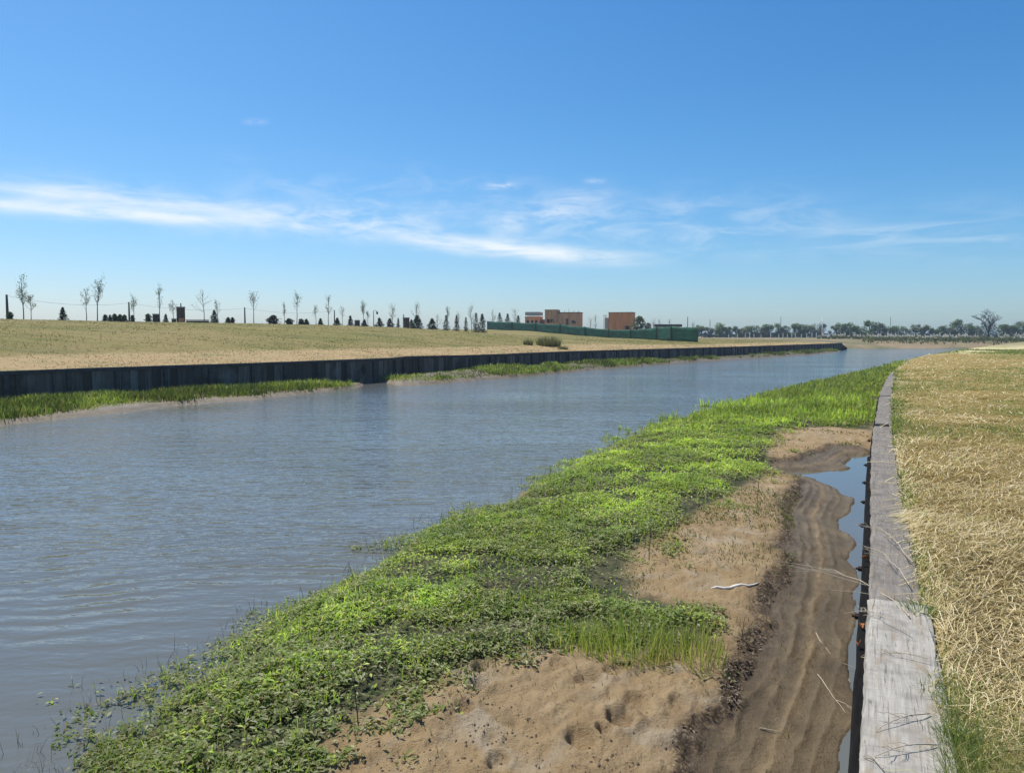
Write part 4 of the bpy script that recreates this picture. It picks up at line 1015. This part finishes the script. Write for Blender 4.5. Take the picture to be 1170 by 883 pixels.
# green bushes of the far bank, one mass
n = 9000; px = rng.uniform(985, 1215, n); D = rng.uniform(208, 285, n); x = (px - 585) / F * D; y = D
k = fbm(x * .09, y * .05, 391, 3) > .44; x, y = x[k], y[k]; n = len(x)
kz = np.array([lf_z(a, b_) for a, b_ in zip(x[::30], y[::30])]); z = np.repeat(kz, 30)[:n]
blades('far_bank_undergrowth', x, y, z - .2, rng.uniform(.3, 1.1, n), np.full(n, .4), rng.uniform(.2, .8, n), rng.uniform(0, 6.28, n), pal(n, [(0.10, 0.12, 0.045), (0.14, 0.14, 0.06), (0.20, 0.16, 0.08)], [3, 2, 1]), M['leaf'])
tag(bpy.data.objects['far_bank_undergrowth'], 'low green and brown undergrowth covering the far bank', 'undergrowth', None, 'stuff')

# shrubs by the bulkhead
cx, cy = XY(627, 84); 
SHB = [(0.13, 0.125, 0.06), (0.19, 0.175, 0.09), (0.09, 0.095, 0.045), (0.26, 0.23, 0.14)]
tuft('shrub', cx, cy, lf_z(cx, cy) - .05, 1.35, 700, .7, 1.75, .05, SHB, [3, 2, 3, 1], 'tall spiky olive shrub above the bulkhead in front of the site fence', 'shrub', lean=(.1, .55))
cx, cy = XY(603, 83)
tuft('shrub', cx, cy, lf_z(cx, cy) - .05, .5, 160, .6, 1.2, .05, SHB, [3, 2, 3, 1], 'small thin shrub left of the tall spiky shrub', 'shrub', lean=(.1, .7))
cx, cy = XY(643, 81)
tuft('shrub', cx, cy, lf_z(cx, cy) - .05, .6, 200, .3, .7, .05, SHB, [3, 2, 3, 1], 'low brown shrub hugging the right foot of the tall spiky shrub', 'shrub', lean=(.2, .9))

# ------------------------------------------------------------------ poles, lamp, masts, wires
def pole(px, D, top, label, w=.2, name='utility_pole', mat='pole', cat='pole', arm=False, z=None):
    X, Y = XY(px, D); g = lf_z(X, Y) if z is None else z; H = ZA(top, D) - g
    root = empty(name, (X, Y, g - .1), label, cat)
    MB().tube([(0, 0, 0), (0, 0, H + .1)], [w * .6, w * .42], 8).build('post', M[mat], root, True)
    if arm: MB().box((0, 0, H - .2), (1.2, .08, .1)).build('crossarm', M[mat], root)
    return Vector((X, Y, g + H))
pa = pole(11, 96, 337, 'thick dark utility pole at the far left of the crest', .32)
pb_ = pole(149.5, 118, 345.5, 'thin dark utility pole beside the dark bush row', .26)
pc = pole(281, 140, 351.5, 'dark utility pole carrying wires in the middle of the crest', .26)
pd = pole(383, 160, 354.5, 'short dark utility post between two young trees', .24)
pole(785, 260, 362, 'thin dark pole behind the right end of the green site fence', .28)
pole(891, 320, 362, 'very thin mast above the far tree line left of the white mast', .2)
pole(1016, 330, 362, 'thin mast above the far tree line right of the white mast', .2)
pole(938.5, 300, 364, 'tall white mast in the gap of the far tree line', .45, 'mast', 'white', 'mast')
pole(810.5, 285, 365.5, 'thin pole with a tufted top right of the site fence', .22)
for a, b_, lab in ((pa, pb_, 'sagging power wire between the leftmost and the thin utility poles'), (pb_, pc, 'sagging power wire between the thin and the middle utility poles'), (pc, pd, 'sagging power wire between the middle utility pole and the short post')):
    pts = [a.lerp(b_, k / 12) - Vector((0, 0, 1.0 * 4 * (k / 12) * (1 - k / 12) * .7 + .15)) for k in range(13)]
    o = MB().tube(pts, [.013] * 13, 4).build('power_wire', M['wire']); tag(o, lab, 'wire')
X, Y = XY(427.5, 118); g = lf_z(X, Y); H = ZA(355, 118) - g
root = empty('street_lamp', (X, Y, g - .1), 'slim grey street lamp with a curved arm among the conifers', 'street lamp')
MB().tube([(0, 0, 0), (0, 0, H), (.1, 0, H + .12), (.35, 0, H + .12), (.55, 0, H - .08)], [.07, .05, .045, .04, .035], 8).build('post', M['metal'], root, True)
MB().tube([(.56, 0, H - .05), (.57, 0, H - .2), (.58, 0, H - .5)], [.06, .16, .12], 8).build('lamp_head', M['opening'], root, True)

# white fence posts in front of the far trees
wp = None
for k, px in enumerate((832, 842, 851, 856, 861, 869, 880, 889, 894, 899, 904, 908, 915, 921, 927, 932)):
    D = 300 + random.uniform(-10, 10); X, Y = XY(px, D)
    if wp is None: wp = MB().box((0, 0, .95), (.22, .22, 2.1), 0, .9).build('fence_post', M['white']); o = wp
    else: o = wp.copy(); link(o)
    o.location = (X, Y, lf_z(X, Y) - .1); o.scale = (1, 1, random.uniform(.75, 1.15)); tag(o, 'white fence post in front of the far tree line left of the white mast', 'post', 'white fence posts before the far trees')

# ------------------------------------------------------------------ brick pillars, tower and low wall on the crest
def brick_block(px0, px1, D, top, label, name='brick_pillar', extra=None, depth=1.0):
    x0, _ = XY(px0, D); x1, _ = XY(px1, D); X = (x0 + x1) / 2; g = lf_z(X, D); H = ZA(top, D) - g; W = x1 - x0
    root = empty(name, (X, D, g - .1), label, 'brick pillar' if name == 'brick_pillar' else name.replace('_', ' '), rz=R(20))
    MB().box((0, 0, H / 2), (W * .8, depth * .8, H + .1)).build('masonry', M['brick_dark'], root)
    MB().box((0, 0, H + .06), (W * .9, depth * .9, .12)).build('coping', M['concrete'], root)
    return root, W, H
brick_block(176, 184, 89, 359, 'small square brick pillar left of the brick tower')
rt, W, H = brick_block(203, 213.5, 91, 351, 'tall dark brick tower with a stub of pipe on top', 'brick_tower', depth=1.1)
MB().tube([(.03, 0, H + .1), (.03, 0, H + .55)], [.08, .07], 8).build('pipe', M['metal'], rt)
MB().box((W * .1, -.65, .3), (W * .62, .4, .6), 0, .85).build('brick_footing', M['brick'], rt)
brick_block(197.5, 203, 90, 364.3, 'low brick stub left of the brick tower')
brick_block(405.5, 412, 113, 366, 'squat brick pillar between conifers')
rt, W, H = brick_block(460.5, 468.5, 122, 363, 'broken brick pillar left of the biggest conifer')
MB().box((-W * .35, 0, H + .3), (.12, .12, .6)).build('rebar_stub', M['rust'], rt)
x0, _ = XY(214, 93); x1, _ = XY(240, 93); g = lf_z((x0 + x1) / 2, 93); ztop = ZA(366, 93)
root = empty('low_wall', ((x0 + x1) / 2, 93, g - .1), 'low dark brick wall running right from the brick tower', 'wall', rz=R(-6))
MB().box((0, 0, (ztop - g) / 2), (x1 - x0, .3, ztop - g + .1)).build('masonry', M['brick_dark'], root); MB().box((0, 0, ztop - g + .14), (x1 - x0 + .1, .36, .08)).build('coping', M['concrete'], root)

# ------------------------------------------------------------------ green site fence
def mesh_mat():
    m, t, b, obj, out = new_mat('green_shade_net')
    n1 = t.noise(t.mapping(obj, (.35, .35, 3.0)), 1.2, 5, .65); n2 = t.noise(obj, .5, 3)
    c = t.mix(t.mapr(n1, .35, .68), (0.003, 0.030, 0.017), (0.018, 0.115, 0.058))
    c = t.mix(t.mapr(n2, .5, .7, 0, .5), c, (0.003, 0.022, 0.013))
    t.put(b.inputs['Base Color'], c); b.inputs['Roughness'].default_value = .6
    return m
M['net'] = mesh_mat()
fp = [(797, 128, 373.5), (766, 134, 372.5), (750, 140, 374), (720, 148, 376.5), (695, 155, 376.3), (668, 163, 373.5), (640, 173, 370.3), (612, 184, 369), (585, 194, 367.8), (557, 205, 367)]
fence = empty('site_fence', (*XY(797, 128), lf_z(*XY(797, 128))), 'long dark green shade-net fence enclosing the building site', 'fence')
FI = Matrix.Translation(-Vector(fence.location))
pts = []
for px, D, top in fp:
    X, Y = XY(px, D); pts.append((X, Y, lf_z(X, Y), ZA(top, D)))
post0 = None
for i in range(len(pts) - 1):
    (x0, y0, g0, t0), (x1, y1, g1, t1) = pts[i], pts[i + 1]
    V, Fq_ = [], []; n = 26; rows = 5
    L = math.hypot(x1 - x0, y1 - y0); nx, ny = (y1 - y0) / L, -(x1 - x0) / L
    for k in range(n + 1):
        f = k / n; gx_, gy_ = x0 + (x1 - x0) * f, y0 + (y1 - y0) * f; g = min(g0 + (g1 - g0) * f, lf_z(gx_, gy_)) - .1
        tp = t0 + (t1 - t0) * f - .22 * math.sin(math.pi * f) * (.4 + .6 * vnoise(i * 3.1, 0.5, 3)) + .07 * (vnoise(f * 9 + i * 7, 2.2, 12) - .5)
        for j in range(rows + 1):
            w = .16 * (fbm(np.array(f * 5 + i * 3.0), np.array(j * .8), 13, 2) - .5) * math.sin(math.pi * f)
            V.append((gx_ + nx * w, gy_ + ny * w, g + (tp - g) * j / rows))
    Fq_ = [(k * (rows + 1) + j, (k + 1) * (rows + 1) + j, (k + 1) * (rows + 1) + j + 1, k * (rows + 1) + j + 1) for k in range(n) for j in range(rows)]
    m = MB(); m.add(V, Fq_); o = m.build('net_panel', M['net'], fence, True); o.matrix_parent_inverse = FI
    md = o.modifiers.new('thick', 'SOLIDIFY'); md.thickness = .015
for i, (x, y, g, t) in enumerate(pts):
    o = MB().box((0, 0, (t - g) / 2), (.1, .1, t - g + .3)).build('post', M['pole'], fence); o.location = Vector((x - .06, y - .09, g)) - Vector(fence.location)
# ------------------------------------------------------------------ houses under construction
def house(px0, px1, D, top, label, rz=0.0, dep=5.0, name='brick_house'):
    x0, _ = XY(px0, D); x1, _ = XY(px1, D); X = (x0 + x1) / 2; g = lf_z(X, D); H = ZA(top, D) - g; W = x1 - x0
    return empty(name, (X, D, g - .1), label, 'house', rz=rz), W, H
# first, small: brick with a tie beam and pale parapet
h, W, H = house(599.5, 616, 226, 356, 'small unfinished brick house with pale bands, leftmost of the building site', R(-16))
MB().box((0, 2.5, H * .37), (W, 5, H * .74)).build('wall', M['brick_tan'], h)
MB().box((0, 2.5, H * .745 + .06), (W + .1, 5.1, .36)).build('tie_beam', M['brick'], h)
MB().box((0, 2.5, H * .9 + .06), (W - .05, 4.95, H * .16)).build('parapet', M['concrete'], h)
for q in (-.3, .02, .3): MB().box((q * W, -.02, H * .52), (.7, .12, 1.0)).build('window', M['opening'], h)
MB().box((W * .5 + .7, 2.0, H * .32), (1.0, 2.0, H * .64)).build('shed', M['darkroof'], h)
# second: tall left wing with lumber braces, long lower wing
h, W, H = house(622, 662, 221, 353.3, 'two-winged unfinished brick house propped with raw lumber braces', R(-14))
wl_, w2_ = W * .35, W * .65; h2 = H - 4 / F * 221
MB().box((-W / 2 + wl_ / 2, 2.6, H * .5), (wl_, 5.2, H)).build('tower_wall', M['brick_tan'], h)
MB().box((W / 2 - w2_ / 2 + .03, 3.2, h2 * .5), (w2_, 5.4, h2)).build('wall', M['brick_tan'], h)
MB().box((W / 2 - w2_ / 2 + .03, 3.2, h2 + .1), (w2_ + .2, 5.6, .22)).build('roof_slab', M['brick_dark'], h)
m = MB()
for k in range(7): m.box((-W / 2 + wl_ * (k + .4) / 6.8, -.05, H * .86), (.14, .1, H * .28))
m.box((-W / 2 + wl_ / 2, -.09, H * .985), (wl_ + .2, .12, .16)); m.build('formwork', M['lumber'], h)
for q in (.30, .62): MB().box((-W / 2 + wl_ * q, -.03, H * .52), (1.0, .1, 1.1)).build('window', M['opening'], h)
for q, ww, hh_ in ((.44, .8, 1.9), (.74, 1.3, 1.0)): MB().box((-W / 2 + wl_ + w2_ * q, .48, h2 * .56), (ww, .12, hh_)).build('opening', M['brick_dark'], h)
for q in (.22, .56, .9): MB().box((-W / 2 + wl_ + w2_ * q, .46, h2 * .5), (.28, .14, h2)).build('concrete_column', M['concrete'], h)
for q in (.08, .3, .5, .72, .93): MB().tube([(-W / 2 + wl_ + w2_ * q, 1.2, h2), (-W / 2 + wl_ + w2_ * q, 1.2, h2 + .9 + .3 * math.sin(q * 40))], [.05, .05], 5).build('rebar', M['rust'], h)
for a, b_ in (((-.40, .02), (-.22, .66)), ((-.22, .02), (-.06, .64)), ((.40, .50), (.52, .12)), ((.02, .22), (.12, .02))):
    MB().tube([(a[0] * W, -1.0, a[1] * H + .3), (b_[0] * W, -.2, b_[1] * H)], [.13, .13], 5).build('brace', M['lumber'], h)
MB().tube([(-.34 * W, -.55, .62 * H), (-.04 * W, -.45, .62 * H)], [.12, .12], 5).build('ledger', M['lumber'], h)
for k in range(4): MB().box((W * .47 + .1, .6 + k * 1.3, h2 * (.5 + .12 * k)), (.9, .12, .14)).build('beam_end', M['lumber'], h)
# third: bright orange box with pale porch columns
h, W, H = house(694.5, 722, 214, 357, 'bright orange brick box house with a scaffold on its left side', R(-18))
MB().box((0, 2.8, H * .5), (W * .98, 5.6, H)).build('wall', M['brick'], h)
MB().box((0, 2.8, H + .07), (W * 1.01, 5.75, .14)).build('roof_edge', M['darkroof'], h)
MB().box((-W * .5 - .55, 2.0, H * .40), (1.0, 3.4, H * .80)).build('side_wall', M['concrete'], h)
m = MB()
for xx in (-.66, -.58): 
    for yy in (-.2, 1.4): m.tube([(xx * W - .2, yy, 0), (xx * W - .2, yy, H * .92)], [.05, .05], 5)
for zz in (.35, .62, .88): m.tube([(-.66 * W - .2, -.2, zz * H), (-.52 * W, -.2, zz * H)], [.045, .045], 5)
m.build('scaffold', M['lumber'], h)
MB().box((W * .30, -.04, H * .35), (1.2, .12, 1.6)).build('window', M['opening'], h)
# site cabin
h, W, H = house(748, 778, 152, 370, 'low white site cabin with a dark overhanging roof behind the fence', R(-5), name='site_cabin'); h['category'] = 'cabin'
MB().box((0, 1.2, H * .42), (W * .92, 2.4, H * .84)).build('wall', M['white'], h)
MB().box((0, 1.2, H * .92), (W * 1.02, 2.9, H * .16)).build('roof', M['darkroof'], h)
# trees and bushes within the site
conifer(730, 186, 361.5, 12, 'bushy olive tree right of the bright orange box house', 901, 'bush', OG, 'plants inside the building site')
conifer(740, 188, 369, 7, 'low dark bush right of the bushy olive tree on the site', 902, 'bush', BG, 'plants inside the building site')
for i, (px, top, lab) in enumerate([(746, 361.5, 'thin young tree between the olive tree and the site cabin'), (753, 363, 'thin young tree above the left end of the site cabin'), (764, 363.5, 'young tree with a small tuft above the site cabin roof'), (680, 358, 'faint young tree left of the bright orange box house'), (674, 360, 'small pale young tree right of the two-winged house'), (791, 364, 'small young tree behind the right corner of the site fence')]):
    sapling(px, 230, top, lab, .16, 0, .8, 4, 60 + i, True)

# ------------------------------------------------------------------ twigs, branches, leaves, driftwood
def branch(p0, p1, rad, side, label, name='dry_branch', mat='twig', sag=0.0, seed=0):
    r = random.Random(seed); p0, p1 = Vector(p0), Vector(p1); m = MB(); L = (p1 - p0).length
    pts = [p0.lerp(p1, k / 6) + Vector((r.uniform(-.015, .015) * L, r.uniform(-.015, .015) * L, sag * 4 * (k / 6) * (1 - k / 6))) for k in range(7)]
    m.tube(pts, [rad * (1 - .1 * k) for k in range(7)], 5)
    d = (p1 - p0).normalized()
    for k in range(side):
        q = pts[r.randint(1, 4)].lerp(pts[5], r.random() * .6); a = r.uniform(-1, 1); v = (d * .7 + Vector((-d.y, d.x, 0)) * (1 if a > 0 else -1) * r.uniform(.3, .8) + Vector((0, 0, r.uniform(-.04, .10)))).normalized()
        e = q + v * L * r.uniform(.14, .34); m.tube([q, q.lerp(e, .5) + Vector((0, 0, .01)), e], [rad * .6, rad * .45, rad * .25], 4)
        if r.random() < .7:
            e2 = q.lerp(e, .6) + (v + Vector((r.uniform(-.7, .7), r.uniform(-.7, .7), .1))).normalized() * L * .12; m.tube([q.lerp(e, .6), e2], [rad * .35, rad * .2], 4)
    o = m.build(name, M[mat]); return tag(o, label, 'branch')
def cp(px, py, z=0.0): return (*P(px, py, z), z)
br = [
 (cp(1045, 705, .03), cp(938, 648, -.25), .006, 4, 'long bare branch reaching left over the channel from the straw', .05),
 (cp(1042, 642, .03), cp(1000, 600, .05), .005, 7, 'forked pale twig lying across the grey plank, farther one', .03),
 (cp(1040, 668, .03), cp(1002, 628, .04), .005, 7, 'forked pale twig lying across the grey plank, nearer one', .03),
 (cp(1040, 722, .04), cp(965, 700, -.05), .004, 8, 'tangled fine twig hanging over the edge at the plank joint', .05),
 (cp(1060, 752, .04), cp(985, 748, -.02), .004, 7, 'thin twig across the middle of the pale plank', .02),
 (cp(1062, 815, .022), cp(1000, 835, .016), .0045, 4, 'thin bent twig resting across the near pale plank', .02),
 (cp(1070, 850, .022), cp(1000, 864, .016), .0045, 5, 'twig cluster lying lowest on the near pale plank', .02),
 (cp(1010, 878, .03), cp(982, 868, -.05), .004, 5, 'small curled twig at the lower left corner of the pale plank', .03)]
for i, (a, b_, rd_, sd_, lab, sg) in enumerate(br): branch(a, b_, rd_ * .68, sd_, lab, sag=sg, seed=i + 1, mat='twig')
def bz(px, py, dz=.03):
    x, y = P(px, py, ZW + .1); return (x, y, float(bank_height(np.array([x]), np.array([y]))[0]) + dz)
for i, (a, b_, lab) in enumerate([((932, 722), (972, 768), 'pale stick lying diagonally on the wet mud by the channel'), ((935, 768), (966, 806), 'short pale stick lower on the wet mud'), ((868, 836), (895, 838), 'small light stick on the rutted mud near the debris line')]):
    branch(bz(*a, .012), bz(*b_, .012), .0055, 1, lab, 'stick', 'twig', seed=30 + i)
for i, (px, py, h_, lab) in enumerate([(846, 752, .26, 'thin dark upright stalk in the sand below the white driftwood'), (742, 655, .6, 'dark leaning dead stalk at the upper sand edge'), (410, 858, .45, 'dark thin stalk at the lower edge of the weeds'), (829, 805, .3, 'short dark stalk on the sand left of the debris line'), (864, 600, .6, 'dark stalk on the mossy sand farther up the bank')]):
    a = bz(px, py, -.03); b_ = (a[0] + random.uniform(-.06, .06), a[1] + .05, a[2] + h_); o = branch(a, b_, .006, 1, lab, 'dead_stalk', 'twig_dark', seed=50 + i); o['category'] = 'stalk'
# white driftwood
a, b_ = bz(812, 688, .004), bz(868, 684, .004)
m = MB(); A, B = Vector(a), Vector(b_)
dw = []
for k in range(9):
    q = A.lerp(B, k / 8) + Vector((0, .025 * math.sin(k * 1.7), 0)); q.z = float(bank_height(np.array([q.x]), np.array([q.y]))[0]) + .006; dw.append(q)
m.tube(dw, [.006, .016, .022, .019, .024, .018, .014, .011, .005], 7)
o = m.build('driftwood', M['paleWood'], None, True); tag(o, 'bleached white piece of driftwood on the sand right of the tall grass', 'driftwood')
# fallen orange leaves at the waler
for i, (px, py, lab) in enumerate([(983, 718, 'curled orange-brown dead leaf on the wall edge below the plank joint'), (988, 640, 'orange dead leaf caught on the dark waler farther up'), (981, 740, 'small brown dead leaf under the orange one')]):
    x, y = P(px, py, -.10); m = MB(); s = .028 if i < 2 else .02
    m.add([(0, -s, .01), (s * .6, 0, .025), (0, s, .0), (-s * .6, 0, .03), (0, 0, 0)], [(0, 1, 4), (1, 2, 4), (2, 3, 4), (3, 0, 4)])
    o = m.build('dead_leaf', M['dry_leaf']); o.location = (x, y, -.085); o.rotation_euler = (.3, .2, i * 1.3); tag(o, lab, 'leaf')
    md = o.modifiers.new('thick', 'SOLIDIFY'); md.thickness = .003

# ------------------------------------------------------------------ air
hm = bpy.data.materials.new('haze'); hm.use_nodes = True; hm.node_tree.nodes.clear(); t = NT(hm.node_tree)
out = t.n('ShaderNodeOutputMaterial'); pv = t.n('ShaderNodeVolumePrincipled'); t.L.new(pv.outputs[0], out.inputs['Volume'])
pv.inputs['Color'].default_value = (.72, .88, 1.0, 1); pv.inputs['Density'].default_value = 0.00036
o = MB().box((0, 0, 4.5), (11000, 11000, 17)).build('haze', hm); tag(o, 'faint pale haze over the whole plain', None, None, 'stuff')

# ------------------------------------------------------------------ sky, sun, camera
SUN_AZ, SUN_EL = R(-45), R(60)
W_ = bpy.data.worlds.new('World'); S.world = W_; W_.use_nodes = True; W_.node_tree.nodes.clear(); t = NT(W_.node_tree)
out = t.n('ShaderNodeOutputWorld'); bg = t.n('ShaderNodeBackground'); t.L.new(bg.outputs[0], out.inputs[0])
sky = t.n('ShaderNodeTexSky', sky_type='NISHITA'); sky.sun_disc = False; sky.sun_elevation = SUN_EL; sky.sun_rotation = SUN_AZ
sky.altitude = 0; sky.air_density = 1.0; sky.dust_density = 0.6; sky.ozone_density = 2.6
tc = t.n('ShaderNodeTexCoord'); sep = t.n('ShaderNodeSeparateXYZ'); t.L.new(tc.outputs['Generated'], sep.inputs[0])
AZ = t.m('MULTIPLY', t.m('ARCTAN2', sep.outputs[0], sep.outputs[1]), 180 / math.pi); EL = t.m('MULTIPLY', t.m('ARCSINE', sep.outputs[2]), 180 / math.pi)
def ae(px, py):
    dx, dy = (px - 585) / F, (441.5 - py) / F; v = Vector((dx, CP + dy * SP, -SP + dy * CP)).normalized()
    return math.degrees(math.atan2(v.x, v.y)), math.degrees(math.asin(v.z))
cmb = t.n('ShaderNodeCombineXYZ'); t.L.new(AZ, cmb.inputs[0]); t.L.new(EL, cmb.inputs[1])
def cloud(p0, p1, wid, amt, rot, sx, sy, sc, lo, hi, seed, soft=.25, bend=0.0):
    (a0, e0), (a1, e1) = ae(*p0), ae(*p1); L = math.hypot(a1 - a0, e1 - e0); cs, sn = (a1 - a0) / L, (e1 - e0) / L
    da, de = t.m('SUBTRACT', AZ, a0), t.m('SUBTRACT', EL, e0)
    u = t.m('DIVIDE', t.m('ADD', t.m('MULTIPLY', da, cs), t.m('MULTIPLY', de, sn)), L); v = t.m('SUBTRACT', t.m('MULTIPLY', de, cs), t.m('MULTIPLY', da, sn))
    wb = t.m('MULTIPLY', t.m('SUBTRACT', t.noise(t.mapping(cmb.outputs[0], (.12, .3, 1), loc=(seed, seed, 0)), 1.0, 3), .5), wid * 2.2)
    v = t.m('DIVIDE', t.m('ADD', v, wb), wid)
    band = t.m('EXPONENT', t.m('MULTIPLY', t.m('MULTIPLY', v, v), -1.0))
    ends = t.m('MULTIPLY', t.mapr(u, -soft * .4, soft, 0, 1, True), t.mapr(u, 1 - soft, 1 + soft * .4, 1, 0, True))
    nz = t.noise(t.mapping(cmb.outputs[0], (sx, sy, 1), (0, 0, R(rot)), (seed * 3.1, seed, 0)), sc, 8, .62, .7)
    return t.m('MULTIPLY', t.m('MULTIPLY', band, ends), t.mapr(nz, lo, hi, 0, amt, True))
cl = [cloud((-70, 228), (300, 253), .42, .80, 4, .10, 1.0, 1.2, .16, .60, 1), cloud((-80, 208), (330, 243), .55, .50, 4, .12, 1.0, 1.2, .25, .66, 12), cloud((-80, 208), (560, 262), 1.2, .46, 5, .22, .9, 1.0, .34, .72, 2), cloud((430, 268), (740, 298), .55, .85, 5, .13, 1.0, 1.1, .18, .64, 3, .3),
      cloud((560, 262), (700, 222), .8, .66, -18, .25, 1.0, .9, .34, .72, 4, .35), cloud((250, 242), (520, 258), 1.0, .45, -14, .35, .9, .9, .34, .70, 5), cloud((520, 250), (980, 258), 2.1, .30, -10, .25, .9, .8, .38, .72, 6), cloud((900, 268), (1240, 262), 1.3, .24, 0, .14, 1, 1, .38, .7, 7),
      cloud((545, 213), (597, 212), .24, .34, 0, .5, 1.4, 2, .3, .6, 8, .4), cloud((666, 206), (694, 206), .2, .22, 0, .6, 1.4, 2, .3, .6, 9, .4), cloud((276, 140), (308, 140), .2, .14, 0, .6, 1.4, 2, .3, .6, 10, .4), cloud((250, 200), (700, 240), 1.6, .16, -12, .3, .9, .9, .4, .72, 11)]
tot = cl[0]
for q in cl[1:]: tot = t.m('SUBTRACT', 1.0, t.m('MULTIPLY', t.m('SUBTRACT', 1.0, tot), t.m('SUBTRACT', 1.0, q)))
skc = sky.outputs[0]
sr = t.n('ShaderNodeSeparateColor'); t.L.new(skc, sr.inputs[0]); sc_ = t.n('ShaderNodeCombineColor')
for k_, (ga, am) in enumerate(((1.58, .94), (1.13, .895), (.96, 1.02))):      # deeper, cleaner blue air
    t.L.new(t.m('MULTIPLY', t.m('POWER', t.m('MULTIPLY', sr.outputs[k_], .1), ga), am * 10), sc_.inputs[k_])
c = sc_.outputs[0]
c = t.mix(tot, c, (7.6, 7.95, 8.2))
t.L.new(c, bg.inputs[0]); bg.inputs[1].default_value = 0.10

sl = bpy.data.lights.new('sun', 'SUN'); sl.energy = 4.2; sl.angle = R(.5); sl.color = (1.0, .95, .87)
so = bpy.data.objects.new('sun', sl); link(so)
sv = Vector((math.sin(SUN_AZ) * math.cos(SUN_EL), math.cos(SUN_AZ) * math.cos(SUN_EL), math.sin(SUN_EL)))
so.rotation_euler = sv.to_track_quat('Z', 'Y').to_euler(); so.location = sv * 60

cam = bpy.data.cameras.new('camera'); cam.sensor_width = 36; cam.sensor_fit = 'HORIZONTAL'; cam.lens = 36 * F / 1170
cam.clip_start = .05; cam.clip_end = 9000
co = bpy.data.objects.new('camera', cam); link(co); co.location = (0, 0, EYE); co.rotation_euler = (math.pi / 2 - PITCH, 0, 0)
S.camera = co
S.view_settings.view_transform = 'Standard'; S.view_settings.look = 'None'; S.view_settings.exposure = 0.36; S.view_settings.gamma = 1.0
S.cycles.sample_clamp_direct = 5.0; S.cycles.max_bounces = 6; S.cycles.diffuse_bounces = 2; S.cycles.glossy_bounces = 3; S.cycles.transmission_bounces = 3; S.cycles.use_denoising = True
